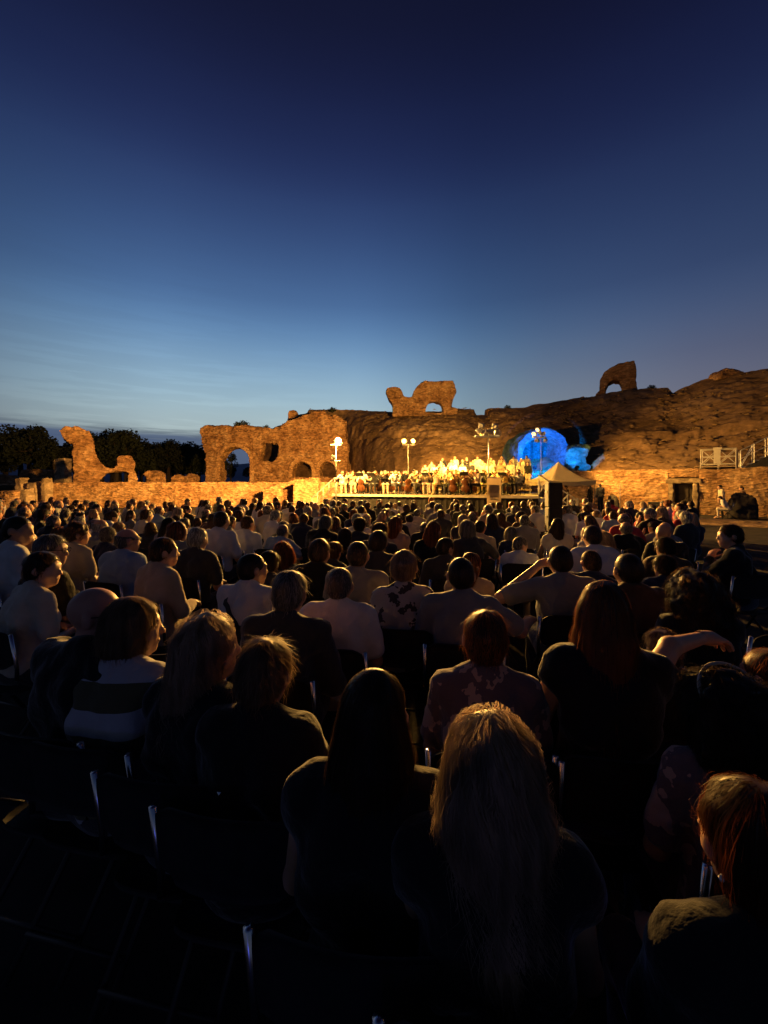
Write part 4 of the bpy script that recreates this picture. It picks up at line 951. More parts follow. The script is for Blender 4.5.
def arm_prims(f, J, s, g=0.0, upto=2.0):
    S, E, W = J['S'][s], J['E'][s], J['W'][s]; b = .5 + .5 * J['b']; th = .86 if J['fem'] else 1.0
    e = S + (E - S) * min(1, upto); r1 = (.049 - .009 * min(1, upto)) * b * th
    f.cap(S, e, .052 * b * th + g, r1 + g * (1.3 if upto < 1 else 1), .035)
    if upto > 1:
        w = E + (W - E) * min(1, upto - 1); f.cap(E, w, .041 * b * th + g, (.041 - .013 * min(1, upto - 1)) * b * th + g, .02)
def leg_prims(f, J, g=0.0):
    for s in (-1, 1):
        a, k, n, t = J['legs'][s]; b = J['b']
        f.cap(a, k, .085 * b + g, .058 + g, .04); f.cap(k, n, .056 + g, .038 + g, .03); f.cap(n, t, .042, .036, .03)
def hair_prims(f, J, style):
    H, R = J['H'], J['RH']; c = lambda v: H + R @ np.array(v, float)
    def cutl(n, d): nn = R @ np.array(n, float); f.cut(nn, float(nn @ H) + d)
    if style in ('short', 'updo', 'fringe', 'crop'):
        g = {'short': .011, 'updo': .012, 'fringe': .006, 'crop': .005}[style]
        f.ell(c((0, -.016, .022)), (.075 + g, .092 + g, .084 + g), .02, R); f.ell(c((0, -.05, -.03)), (.060 + g, .045 + g, .055), .04, R)
        cutl((0, .86, -.5), .038); cutl((0, .25, -.97), .088)
        if style == 'fringe': cutl((0, .1, 1), .035)
        if style == 'updo': f.ell(c((0, -.105, .03)), (.040, .036, .036), .015, R)
    elif style == 'curlyshort':
        f.ell(c((0, -.018, .034)), (.090, .106, .098), .02, R); f.ell(c((0, -.06, -.03)), (.08, .055, .06), .04, R); cutl((0, .86, -.5), .045); cutl((0, .25, -.97), .092)
    elif style == 'bob':
        f.ell(c((0, -.016, .020)), (.089, .105, .096), .02, R); f.ell(c((0, -.032, -.06)), (.096, .086, .085), .05, R)
        f.F = np.maximum(f.F, -f.ell_d(c((0, .085, -.05)), (.068, .075, .112), R, f.ax[0][:, None, None], f.ax[1][None, :, None], f.ax[2][None, None, :]).astype(np.float32))
        cutl((0, .12, -1), .14)
    elif style in ('long', 'wavy', 'curly'):
        w = {'long': .92, 'wavy': .98, 'curly': 1.28}[style]; L = {'long': .32, 'wavy': .21, 'curly': .26}[style]
        f.ell(c((0, -.016, .022)), (.090 * w, .106 * w, .097), .02, R); f.ell(c((0, -.045, -.07)), (.104 * w, .082 * w, .11), .05, R)
        bk = J['RT']; e0 = c((0, -.075, -.10)); e1 = e0 + bk @ np.array((0, -.055, -L))
        for q in (-1, 0, 1): f.cap(e0 + R @ np.array((q * .052 * w, .014 * abs(q), 0)), e1 + bk @ np.array((q * .070 * w, .02 * abs(q), .04 * abs(q))), .052 * w, .034 * w, .05)
        f.F = np.maximum(f.F, -f.ell_d(c((0, .09, -.05)), (.066, .082, .112), R, f.ax[0][:, None, None], f.ax[1][None, :, None], f.ax[2][None, None, :]).astype(np.float32))
    return f
def bounds(J):
    P = [J['H']] + list(J['E'].values()) + list(J['W'].values()) + [np.array(q) for l in J['legs'].values() for q in l]
    P = np.array(P); lo = P.min(0) - .18; hi = P.max(0) + .2; lo[2] = -.02; return np.minimum(lo, (-.33, -.3, -.02)), np.maximum(hi, (.33, .25, 0))
def person_meshes(p, h, seed=0, strands=0, fine=True):
    """body, shirt, trousers and hair as separate surfaces"""
    J = skeleton(p); lo, hi = bounds(J); out = {}
    b = Field(lo, hi, h); head_prims(b, J, fine); torso_prims(b, J, -.034); leg_prims(b, J, -.010)
    for s in (-1, 1): arm_prims(b, J, s)
    V, Q = b.net(); Vs, Qs = [V], [Q]; n = len(V)
    for s in (-1, 1):
        hv, hq = hand_np(.006 if fine else .010, p.get('curl', .45), s > 0)
        O = orient(J['Hd'][s], p.get('hup', {}).get(s, (0, .1, 1))); hv = hv @ O.T + J['W'][s] + O @ np.array((0, .012, 0))
        Vs.append(hv); Qs.append(hq + n); n += len(hv)
    out['body'] = (np.concatenate(Vs), np.concatenate(Qs))
    t = Field(lo, hi, h); torso_prims(t, J, .006); up = {'short': .72, 'long': 1.96, 'none': .12}[p.get('sleeve', 'short')]
    for s in (-1, 1): arm_prims(t, J, s, .020, up)
    t.noise(.012, 7, 2, seed); t.noise(.007, 17, 2, seed + 5); out['shirt'] = t.net()
    l = Field(lo, hi, h * 1.3); T = J['T']; l.ell((0, 0, J['zp'] + .02), (.172 * J['b'], .135 * J['b'], .13), .05); leg_prims(l, J, .006); l.noise(.004, 10, 2, seed + 9); out['trousers'] = l.net()
    st = p.get('hair', 'short')
    if st != 'bald':
        f = hairfield(J, st, h * .8, seed); out['hair'] = f
    return J, out
def hairfield(J, st, h, seed):
    r = .62 if st in ('long', 'wavy', 'curly') else .3
    f = Field(J['H'] - np.array((.24, .26, r)), J['H'] + np.array((.24, .24, .2)), h); hair_prims(f, J, st)
    a = {'short': .005, 'crop': .002, 'fringe': .002, 'updo': .006, 'bob': .007, 'long': .006, 'wavy': .013, 'curly': .02, 'curlyshort': .013}[st]
    f.noise(a, {'wavy': 14, 'curly': 19, 'curlyshort': 30}.get(st, 22), 2, seed + 3); return f.net()
def strand_ribbons(V, Q, J, st, n, seed, wid=.0016):
    rg = np.random.default_rng(seed); bv = BVHTree.FromPolygons([tuple(v) for v in V], [tuple(q) for q in Q])
    L = {'short': .05, 'crop': .018, 'fringe': .02, 'updo': .06, 'bob': .14, 'long': .30, 'wavy': .28, 'curly': .16, 'curlyshort': .06}[st]
    wav = {'wavy': .015, 'curly': .013, 'curlyshort': .008}.get(st, .0015); lift = {'short': .012, 'crop': .005, 'updo': .010, 'bob': .008, 'long': .004, 'wavy': .007, 'curly': .014, 'curlyshort': .014, 'fringe': .004}[st]
    S = 9; step = L / S; C = V[Q].mean(1); wz = np.ones(len(C))
    fi = rg.integers(0, len(C), n); VV = []; FF = []; crown = Vector(J['H'] + J['RH'] @ np.array((0, -.02, .11)))
    dn = Vector((0, 0, -1)); bkv = Vector(J['RH'] @ np.array((0, -1., 0)))
    for i in range(n):
        p = Vector(C[fi[i]]); rd = p - Vector(J['H']); aa = math.atan2(rd.y, rd.x); coh = st in ('wavy', 'curly')
        ph = (6.28 * float(vnoise(np.array(aa * 3.2), np.array(rd.z * 6), np.array(0.), 1, seed)) + rg.normal(0, .35)) if coh else rg.uniform(0, 6.28); fr = rg.normal(46, 3) if st == 'wavy' else rg.uniform(60, 110); stray = rg.random() < .16; lf = lift * rg.uniform(.1, 1) * (2.2 if stray else 1)
        jit = Vector(rg.normal(0, .25 if st in ('short', 'curly', 'curlyshort', 'updo') else .08, 3)); pts = []; nrm = []
        for k in range(S + 1):
            loc, no, _, _ = bv.find_nearest(p)
            if loc is None: break
            away = (loc - crown); away.normalize()
            d = (dn + away * .8 + jit); d -= no * d.dot(no)
            if d.length < 1e-4: d = Vector((1, 0, 0))
            d.normalize(); sd = d.cross(no); t = k / S
            q = loc + no * (lf * (.3 + .7 * t) + wav * .5 * (1 + math.sin(ph + fr * k * step))) + sd * (wav * (.4 + 1.2 * t if st == 'wavy' else 1) * math.cos(ph + fr * k * step))
            if stray: q += no * (.016 * t * t) + jit * (.03 * t)
            pts.append(q); nrm.append(sd); p = loc + d * step
        if len(pts) < 3: continue
        a = rg.uniform(-1, 1); b0 = len(VV)
        for k, q in enumerate(pts):
            w = wid * (1 - .75 * k / (len(pts) - 1)) * (.7 + .6 * rg.random()); s_ = nrm[k]; VV += [q - s_ * w, q + s_ * w]
            if k: FF.append((b0 + 2 * k - 2, b0 + 2 * k - 1, b0 + 2 * k + 1, b0 + 2 * k))
    return np.array([tuple(v) for v in VV]), np.array(FF)
def single_person(p, h, seed=0):
    """a far figure as one skin: material by what lies nearest"""
    J = skeleton(p); lo, hi = bounds(J); fs = []
    a = Field(lo, hi, h); head_prims(a, J, False)
    for s in (-1, 1): arm_prims(a, J, s); w = J['W'][s]; d = np.array(J['Hd'][s], float); d /= np.linalg.norm(d); a.cap(w, w + d * .13, .03, .022, .01)
    t = Field(lo, hi, h); torso_prims(t, J, .008); up = {'short': .72, 'long': 1.96, 'none': .12}[p.get('sleeve', 'short')]
    for s in (-1, 1): arm_prims(t, J, s, .014, up)
    t.noise(.008, 9, 2, seed)
    l = Field(lo, hi, h); l.ell((0, 0, J['zp'] + .02), (.175, .135, .13), .05); leg_prims(l, J, .008)
    hr = Field(lo, hi, h); st = p.get('hair', 'short')
    if st != 'bald':
        hair_prims(hr, J, st); hr.noise(.01, 20, 2, seed)
    Fs = [a.F, t.F, l.F, hr.F]; m = np.minimum.reduce(Fs); V, Q = surfnet(m, lo, h)
    ci = np.clip(np.rint((V[Q].mean(1) - lo) / h).astype(int), 0, np.array(m.shape) - 1)
    mi = np.argmin(np.stack([f[ci[:, 0], ci[:, 1], ci[:, 2]] for f in Fs], 1), 1)
    return V, Q, mi

def set_mats(o, ms):
    for k, m in enumerate(ms):
        o.material_slots[k].link = 'OBJECT'; o.material_slots[k].material = m
def add_person(J, out, meshes, skin, shirt, trous, hairm, loc, rz, sc, label, group=None):
    o = obj('person', meshes['body'], None, loc, rz); o.scale = (sc, sc, sc); set_mats(o, [skin]); tag(o, label, 'person', group)
    for nm, m in (('shirt', shirt), ('trousers', trous), ('hair', hairm)):
        if nm in meshes: c = obj(nm, meshes[nm], o); set_mats(c, [m, STRAND_OF[m.name]] if len(c.material_slots) == 2 else [m])
    return o
def meshes_of(out, J, p, seed, strands, wid):
    me = {}
    for k, (V, Q) in out.items():
        if k == 'hair' and strands:
            sv, sq = strand_ribbons(V, Q, J, p.get('hair', 'short'), strands, seed, wid)
            Q2 = np.concatenate([Q, sq + len(V)]); V2 = np.concatenate([V, sv]); me[k] = mesh_np('hair', V2, Q2, [M['glasses'], M['glasses']], np.r_[np.zeros(len(Q), int), np.ones(len(sq), int)])
        else: me[k] = mesh_np(k, V, Q, [M['glasses']])
    return me
STAGE_C = (3.0, 22.0)
def face(x, y, tx=STAGE_C[0], ty=STAGE_C[1]): return -math.atan2(tx - x, ty - y)

# ------------------------------------------------------------------ chairs
def chair_mb():
    P = {}
    b = MB(); nx = 9; vs = []; fs = []                               # seat: a dished shell
    for top in (0, 1):
        for i in range(nx):
            for j in range(nx):
                u, v = i / (nx - 1) * 2 - 1, j / (nx - 1) * 2 - 1; r = 1 - .10 * (abs(u) ** 4 * abs(v) ** 4)
                vs.append((u * .205 * r, v * .20 * r + .02, .445 - .012 * (1 - u * u) * (1 - v * v) - (0 if top else .022)))
    for i in range(nx - 1):
        for j in range(nx - 1):
            a = i * nx + j; fs.append((a, a + 1, a + nx + 1, a + nx)); a += nx * nx; fs.append((a, a + nx, a + nx + 1, a + 1))
    rim = [i * nx for i in range(nx)] + [(nx - 1) * nx + j for j in range(1, nx)] + [i * nx + nx - 1 for i in range(nx - 2, -1, -1)] + [j for j in range(nx - 2, 0, -1)]
    for k in range(len(rim)): a, c = rim[k], rim[(k + 1) % len(rim)]; fs.append((a, a + nx * nx, c + nx * nx, c))
    P['seat'] = (MB().add(vs, fs), 'black_plastic')
    vs = []; fs = []                                                 # backrest: curved panel with rounded corners
    for top in (0, 1):
        for i in range(nx):
            for j in range(nx):
                u, v = i / (nx - 1) * 2 - 1, j / (nx - 1) * 2 - 1; r = 1 - .16 * abs(u) ** 5 * abs(v) ** 5
                z = .715 + v * .125 * r; vs.append((u * .212 * r, -.165 - .035 * (1 - u * u) - (z - .6) * .14 - (.014 if top else 0), z))
    for i in range(nx - 1):
        for j in range(nx - 1):
            a = i * nx + j; fs.append((a, a + nx, a + nx + 1, a + 1)); a += nx * nx; fs.append((a, a + 1, a + nx + 1, a + nx))
    for k in range(len(rim)): a, c = rim[k], rim[(k + 1) % len(rim)]; fs.append((a, c, c + nx * nx, a + nx * nx))
    P['backrest'] = (MB().add(vs, fs), 'black_plastic')
    P['legs'] = []
    for s in (-1, 1):
        P['legs'].append(MB().tube([(s * .222, -.165, .52), (s * .222, .02, .36), (s * .222, .24, .012)], .0115, 8))
        P['legs'].append(MB().tube([(s * .205, .16, .425), (s * .205, -.02, .28), (s * .205, -.27, .012)], .0115, 8))
    P['bars'] = [MB().tube([(-.205, -.20, .115), (.205, -.20, .115)], .009, 8), MB().tube([(-.222, .18, .12), (.222, .18, .12)], .009, 8)]
    P['posts'] = [MB().tube([(s * .222, -.165, .525), (s * .222, -.165, .60), (s * .222, -.20, .82)], .0115, 8) for s in (-1, 1)]
    return P
CP = chair_mb()
CME = {'seat': CP['seat'][0].mesh('seat', M['black_plastic'], True), 'backrest': CP['backrest'][0].mesh('backrest', M['black_plastic'], True), }
CPOST = [b_.mesh('back_post', M['chrome'], True) for b_ in CP['posts']]
CBAR = [b_.mesh('crossbar', M['black_metal'], True) for b_ in CP['bars']]
CLEG = [l.mesh('leg', M['black_metal'], True) for l in CP['legs']]  # legs black, not chrome like the posts: shade near the ground put into colour
allb = MB(); mi = []
for prt, k in [(CP['seat'][0], 0), (CP['backrest'][0], 0)] + [(l, 0) for l in CP['legs'] + CP['bars']] + [(q_, 1) for q_ in CP['posts']]:
    allb.add(prt.v, prt.f); mi += [k] * len(prt.f)
CFAR = mesh_np('folding_chair', allb.v, allb.f, [M['black_plastic'], M['chrome']], mi)
def chair(x, y, rz, label, group=None, parts=True):
    if not parts:
        return tag(obj('folding_chair', CFAR, None, (x, y, 0), rz), label, 'chair', group)
    t = tag(empty('folding_chair', (x, y, 0), rz), label, 'chair', group)
    for nm in ('seat', 'backrest'): obj(nm, CME[nm], t)
    for l in CPOST: obj('back_post', l, t)
    for l in CBAR: obj('crossbar', l, t)
    for l in CLEG: obj('leg', l, t)
    return t

# ------------------------------------------------------------------ the near spectators, one by one
# px, top row, distance, pose, hair style, hair colour, shirt, skin, short name (used in labels), label
A_ = {}
NEAR = [
 (491, 709, .95, dict(fem=1, hair='wavy', sleeve='none', hpitch=.0), 'blonde', 'black', 0, 'long wavy blonde woman', 'woman with long wavy blonde hair seated closest at the bottom centre', 8500),
 (374, 667, 1.10, dict(fem=1, hair='long', sleeve='none'), 'dark', 'black', 0, 'long dark haired woman', 'woman with very long straight dark hair and bare shoulders, left of the blonde one', 4500),
 (266, 637, 1.42, dict(fem=1, hair='short', sleeve='short', hyaw=.1, bulk=1.05), 'ash', 'black', 0, 'short tousled haired woman', 'woman with short tousled light brown hair and a black top, neck showing', 3600),
 (210, 613, 1.55, dict(fem=1, hair='wavy', sleeve='short', hyaw=.75, twist=.2), 'blonde', 'black', 0, 'blonde woman turned sideways', 'woman with shoulder length blonde hair and fringe, face turned sideways', 3600),
 (134, 596, 1.72, dict(fem=1, hair='bob', sleeve='short', hyaw=.8, bulk=1.1), 'ash', 'stripe', 0, 'bobbed woman in stripes', 'woman with a reddish blonde bob wearing a pale striped top', 3600),
 (97, 588, 1.78, dict(hair='bald', sleeve='short', hyaw=.85, twist=.2, bulk=1.1), 'grey', 'black', 2, 'bald man in glasses', 'bald ruddy man in glasses and dark top looking sideways, beside the bobbed woman', 0),
 (757, 781, .80, dict(fem=1, hair='bob', sleeve='short', hyaw=-.5, hpitch=.1), 'red', 'black', 0, 'red brown bobbed woman', 'woman with a reddish brown bob and pearl earring at the bottom right corner', 3600),
 (727, 668, 1.25, dict(fem=1, hair='curly', sleeve='short', hyaw=-.2), 'black', 'leafy', 1, 'curly black haired woman', 'woman with big curly black hair, sunglasses on her head and patterned top', 3600),
 (604, 580, 1.66, dict(fem=1, hair='long', sleeve='none', side=.06, hyaw=.35, arms={1: ((.30, .12, 1.0), (.50, .26, .99), (.85, .45, -.2))}), 'auburn', 'black', 0, 'auburn haired woman reaching out', 'woman with long auburn hair stretching her bare arm over the next seat', 3600),
 (662, 628, 2.10, dict(hair='curlyshort', sleeve='short', fem=1), 'ash', 'charcoal', 0, 'small fair haired child', 'small child with light curly hair behind the stretched out arm', 700),
 (694, 569, 2.35, dict(fem=1, hair='curly', sleeve='none', hyaw=.1), 'dark', 'black', 1, 'dark curly haired woman in black', 'woman in black with a wide mass of dark brown curls', 1200),
 (729, 524, 4.4, dict(fem=1, hair='short', sleeve='long', twist=-.75, hyaw=-.5, arms={-1: ((-.25, .08, .72), (-.08, .24, .86), (.5, .2, .7)), 1: ((.26, .08, .70), (.06, .25, .80), (-.6, .3, .5))}), 'dark', 'black', 0, 'woman in profile holding her hands up', 'woman in a black jacket turned in profile with hands held at her chest', 700),
 (770, 648, 1.55, dict(fem=1, hair='short', hyaw=-.4), 'auburn', 'brown', 0, 'lit haired person at the edge', 'short auburn haired person cut by the right picture edge', 700),
 (485, 609, 1.68, dict(fem=1, hair='updo', sleeve='short', bulk=1.05), 'auburn', 'leafy', 0, 'woman with pinned up hair', 'woman with pinned up auburn hair and a light flowered blouse', 1200),
 (461, 557, 2.68, dict(hair='crop', sleeve='short', lean=.12, bulk=1.08, arms={1: ((.36, .10, .80), (.46, .34, .78), (.3, .9, 0))}), 'dark', 'grey', 0, 'man in a grey t-shirt', 'broad man with cropped dark hair in a grey t-shirt, one arm along the next chair', 600),
 (340, 567, 2.60, dict(hair='crop', sleeve='short', bulk=1.12, lean=.08), 'grey', 'white', 1, 'man in a plain white t-shirt', 'man with shaved grey hair in a plain white t-shirt', 500),
 (290, 570, 2.25, dict(hair='short', sleeve='long', bulk=1.1), 'grey', 'charcoal', 2, 'grey haired man in dark jacket', 'grey haired man in a dark jacket, left of the man in plain white', 700),
 (253, 553, 2.95, dict(hair='crop', sleeve='short', hyaw=.45, twist=.2, bulk=1.08), 'black', 'white', 1, 'man with a black strap', 'man in a white shirt with a black bag strap across his back', 500),
 (358, 541, 3.35, dict(hair='crop', sleeve='short'), 'brown', 'grey', 0, 'cropped man in grey', 'man with cropped brown hair and grey shirt, beyond the man in plain white', 400),
 (320, 538, 3.62, dict(hair='short', sleeve='short', hyaw=.15), 'brown', 'black', 0, 'brown haired man in black', 'brown haired man in a black top, beyond the grey haired man in a dark jacket', 400),
 (404, 549, 2.88, dict(fem=1, hair='updo', sleeve='short'), 'ash', 'floral', 0, 'woman in a dark flowered shawl', 'woman with light pinned hair and a dark flowered shawl', 500),
 (378, 530, 4.10, dict(hair='short', sleeve='short'), 'dark', 'charcoal', 0, 'dark haired man in charcoal', 'dark haired man in a charcoal shirt just beyond the cropped man in grey', 300),
 (560, 545, 3.15, dict(hair='crop', sleeve='short', bulk=1.1, arms={-1: ((-.44, .02, .86), (-.15, .13, 1.07), (.75, .35, .5))}), 'dark', 'grey', 0, 'man with a raised elbow', 'broad man in a grey tee holding one hand up beside his face', 500),
 (592, 525, 4.40, dict(hair='crop', sleeve='short', bulk=1.14), 'brown', 'white', 0, 'broad man in white', 'broad man in a white shirt beyond the man with a raised elbow', 300),
 (628, 553, 2.82, dict(hair='crop', sleeve='short', bulk=1.1), 'dark', 'brown', 1, 'man in a dark brown top', 'man with cropped dark hair and dark brown top, behind the auburn haired woman', 500),
 (165, 537, 3.50, dict(hair='short', sleeve='long', hyaw=.55, twist=.25, fem=1, bulk=1.1), 'brown', 'beige', 0, 'brown haired woman in beige', 'brown haired woman in a beige long sleeved top, turned sideways', 500),
 (128, 529, 4.10, dict(hair='fringe', sleeve='short', hyaw=.5, bulk=1.2), 'grey', 'blue', 2, 'balding man in pale blue', 'heavy balding man in a pale blue shirt', 300),
 (198, 527, 4.30, dict(hair='short', sleeve='short', bulk=1.08), 'white', 'charcoal', 0, 'white haired man in dark', 'white haired man in a dark shirt, right of the woman in beige', 400),
 (52, 534, 3.30, dict(hair='short', sleeve='short', hyaw=.9, twist=.2), 'grey', 'black', 0, 'grey haired man in profile', 'grey haired man in glasses and dark top seen in profile', 500),
 (44, 551, 2.90, dict(hair='short', sleeve='short', hyaw=.8, twist=.3, lean=.15, fem=1), 'dark', 'cream', 0, 'dark haired person in cream', 'dark haired person in a cream shirt leaning towards the stage', 600),
 (19, 516, 3.90, dict(hair='crop', sleeve='short', hyaw=.8, twist=.3, bulk=1.05), 'black', 'white', 1, 'tall man in white', 'tall black haired man in a white t-shirt near the left picture edge', 500),
 (222, 511, 5.60, dict(hair='crop', sleeve='short'), 'brown', 'white', 0, 'distant man in white', 'man in a white top several rows beyond the man with a strap', 300),
 (78, 521, 4.55, dict(hair='curlyshort', sleeve='short', fem=1, hyaw=.5), 'brown', 'beige', 0, 'woman with short brown curls', 'woman with short brown curls and a pale tan top, beyond the profile man', 400),
 (178, 521, 5.0, dict(hair='bob', sleeve='short', fem=1, hyaw=.5), 'auburn', 'grey', 0, 'auburn bobbed woman', 'auburn bobbed woman in grey between the man in pale blue and the white haired man', 400),
]
placed = []                                                         # (x, y) already taken
info = {}
def htop_of(p):
    return 1.30
for k, (px, yt, Z, p, hc, sc_, sk, short, label, ns) in enumerate(NEAR):
    h = .011 if Z < 2.0 else (.013 if Z < 3 else .016)
    J, out = person_meshes(p, h, 300 + k, fine=True)
    top = max(v[0][:, 2].max() for v in out.values())
    s = PZ(yt, Z) / top
    if short == 'small fair haired child': pass
    me = meshes_of(out, J, p, 500 + k, ns, .0009 if Z < 1.2 else .0012 if Z < 2 else .0018)
    x, y = PX(px, Z), Z
    # turn about the seat so that the head lands on its column
    rz = face(x, y)
    hx = J['H'] * s; cx_, sx_ = math.cos(rz), math.sin(rz)
    ox, oy = cx_ * hx[0] - sx_ * hx[1], sx_ * hx[0] + cx_ * hx[1]
    x -= ox; y -= oy
    o = add_person(J, out, me, SKIN[sk], CLOTH[sc_], CLOTH[random.choice(['black', 'denim', 'charcoal', 'beige'] if Z > 2.2 else ['black', 'charcoal'])], HAIR[hc], (x, y, 0), rz, s, label)
    placed.append((x, y)); info[short] = (o, J, s, x, y)
    chair(x, y, rz, 'dark folding chair under the ' + short)
    if short in ('bald man in glasses', 'grey haired man in profile', 'balding man in pale blue'):
        c = lambda v: J['H'] + J['RH'] @ np.array(v, float); b = MB()
        for q in (-1, 1):
            b.tube([c((q * .032 + .024 * math.cos(a), .098, .002 + .018 * math.sin(a))) for a in np.linspace(0, 2 * PI, 13)], .0022, 5, False)
            b.tube([c((q * .056, .096, .006)), c((q * .082, .06, .008)), c((q * .086, -.01, .006))], .0024, 5)
        b.tube([c((-.008, .100, .006)), c((.008, .100, .006))], .002, 5); b.build('glasses', M['glasses'], o)
    if short == 'curly black haired woman':
        c = lambda v: J['H'] + J['RH'] @ np.array(v, float); b = MB()
        b.tube([c((.108 * math.cos(a), -.03 + .06 * math.sin(a), .045 + .088 * math.sin(a))) for a in np.linspace(0, PI, 17)], .006, 8); b.build('sunglasses', M['white_metal'], o, smooth=True)
    if short == 'red brown bobbed woman':
        c = lambda v: J['H'] + J['RH'] @ np.array(v, float); b = MB(); pe = c((-.094, .018, -.055)); b.tube([pe + np.array((0, 0, .007)), pe, pe - np.array((0, 0, .007))], [.003, .007, .003], 8); b.build('earring', M['pearl'], o)
    if short == 'man with a black strap':
        b = MB(); V = out['shirt'][0]; Q = out['shirt'][1]; bv = BVHTree.FromPolygons([tuple(v) for v in V], [tuple(q) for q in Q]); T = J['T']; pts = []
        for t in np.linspace(0, 1, 14):
            loc, no, _, _ = bv.find_nearest(Vector(T((-.11 + .27 * t, -.2, .50 - .40 * t)))); pts.append(loc + no * .006)
        vs = []; fs = []; d = Vector((.8, 0, .55)).normalized() * .019
        for i, q in enumerate(pts):
            vs += [q - d, q + d]
            if i: fs.append((2 * i - 2, 2 * i - 1, 2 * i + 1, 2 * i))
        b.add(vs, fs); b.build('bag_strap', M['black_metal'], o)
    if short == 'woman in a dark flowered shawl': pass

# a few empty chairs the photo shows between people
for px, Z, a, lab in [(748, 2.75, .2, 'empty dark folding chair with a pale lit rim near the right picture edge'), (296, 4.7, .3, 'empty folding chair with shiny bars beyond the brown haired man in black'), (275, 5.2, -.1, 'empty folding chair with shiny bars behind the distant man in white'),
                      (545, 1.95, .1, 'empty folding chair with a lit top edge beside the auburn haired woman'), (178, 2.45, .35, 'empty folding chair with a bright curved frame beyond the bobbed woman')]:
    x = PX(px, Z); chair(x, Z, face(x, Z) + a, lab); placed.append((x, Z))

# ------------------------------------------------------------------ the rows behind: copies of a few figures
HS = ['short', 'crop', 'long', 'bob', 'crop', 'curlyshort', 'updo', 'short', 'wavy', 'fringe', 'short', 'crop', 'bob', 'short', 'long', 'bald']
TEM = []
for k, hs in enumerate(HS):
    fem = hs in ('long', 'bob', 'updo', 'wavy', 'curlyshort')
    p = dict(fem=fem, hair=hs, sleeve=['short', 'short', 'none', 'short', 'long', 'short'][k % 6], hyaw=[.1, -.3, .7, -.15, .35, -.9, .0, .5, -.5, .2, -.1, 1.0, .3, -.6, .15, -.2][k], hpitch=RNG.uniform(-.05, .2), hroll=RNG.uniform(-.14, .14), lean=RNG.uniform(-.04, .24), side=RNG.uniform(-.10, .10), twist=RNG.uniform(-.2, .2), bulk=RNG.uniform(.9, 1.16))
    if k in (3, 9): p['arms'] = {1: ((.40, .08, .74), (.44, .34, .70), (0, 1, -.1))}
    if k == 13: p['arms'] = {-1: ((-.27, .16, .74), (-.10, .26, .98), (.4, .2, .9))}
    J, out = person_meshes(p, .017, 700 + k, fine=False); me = meshes_of(out, J, p, 800 + k, 1300, .0022)
    V, Q, mi = single_person(p, .028, 900 + k)
    if 'hair' in out:
        sv, sq = strand_ribbons(*out['hair'], J, hs, 170, 950 + k, .0042); Q = np.concatenate([Q, sq + len(V)]); V = np.concatenate([V, sv]); mi = np.r_[mi, np.full(len(sq), 4)]
    TEM.append(dict(p=p, J=J, me=me, far=mesh_np('person', V, Q, [M['glasses']] * 5, mi), top=max(v[0][:, 2].max() for v in out.values())))
HCW = {'short': ['dark', 'grey', 'brown', 'white'], 'crop': ['dark', 'black', 'grey', 'brown'], 'long': ['dark', 'auburn', 'brown', 'blonde'], 'bob': ['brown', 'ash', 'auburn', 'grey'], 'curlyshort': ['dark', 'brown', 'grey'],
       'updo': ['brown', 'dark', 'ash'], 'wavy': ['dark', 'blonde', 'auburn'], 'fringe': ['grey', 'white'], 'bald': ['grey']}
HN = {'short': 'short {} haired', 'crop': 'cropped {} haired', 'long': 'long {} haired', 'bob': '{} bobbed', 'curlyshort': 'curly {} haired', 'updo': 'pinned up {} haired', 'wavy': 'wavy {} haired', 'fringe': 'balding {} haired', 'bald': 'bald'}
CN = {'ash': 'light brown', 'white': 'white', 'grey': 'grey', 'dark': 'dark', 'black': 'black', 'brown': 'brown', 'auburn': 'auburn', 'blonde': 'blonde'}
SHW = ['black'] * 5 + ['charcoal'] * 4 + ['white'] * 5 + ['grey'] * 3 + ['navy'] * 2 + ['brown'] * 2 + ['beige', 'blue', 'cream', 'green']
SHN = {'blue': 'pale blue', 'green': 'olive'}
anchors = [(v[3], v[4], k) for k, v in info.items()]
used = set()
def rel_label(base, x, y):
    c = sorted(anchors, key=lambda a: (a[0] - x) ** 2 + (a[1] - y) ** 2)
    for a in c[:9]:
        dx, dy = x - a[0], y - a[1]
        if abs(dx) < .35: w = 'right beyond' if dy > 0 else 'right behind'
        elif abs(dx) < 1.0: w = ('one seat left of' if dx < 0 else 'one seat right of')
        else: w = 'some seats left of' if dx < 0 else 'some seats right of'
        if abs(dx) >= .35 and dy > .6: w = 'beyond and left of' if dx < 0 else 'beyond and right of'
        l = f'{base}, {w} the {a[2]}'
        if l not in used and len(l.split()) <= 16: used.add(l); return l
    return base + ' in the middle rows'
ordn = ['nearest', 'second', 'third', 'fourth', 'fifth', 'sixth', 'seventh', 'eighth', 'ninth', 'tenth', 'eleventh', 'twelfth', 'thirteenth']
count = 0; Zrow = 3.45; rown = 0
MAXA = 262
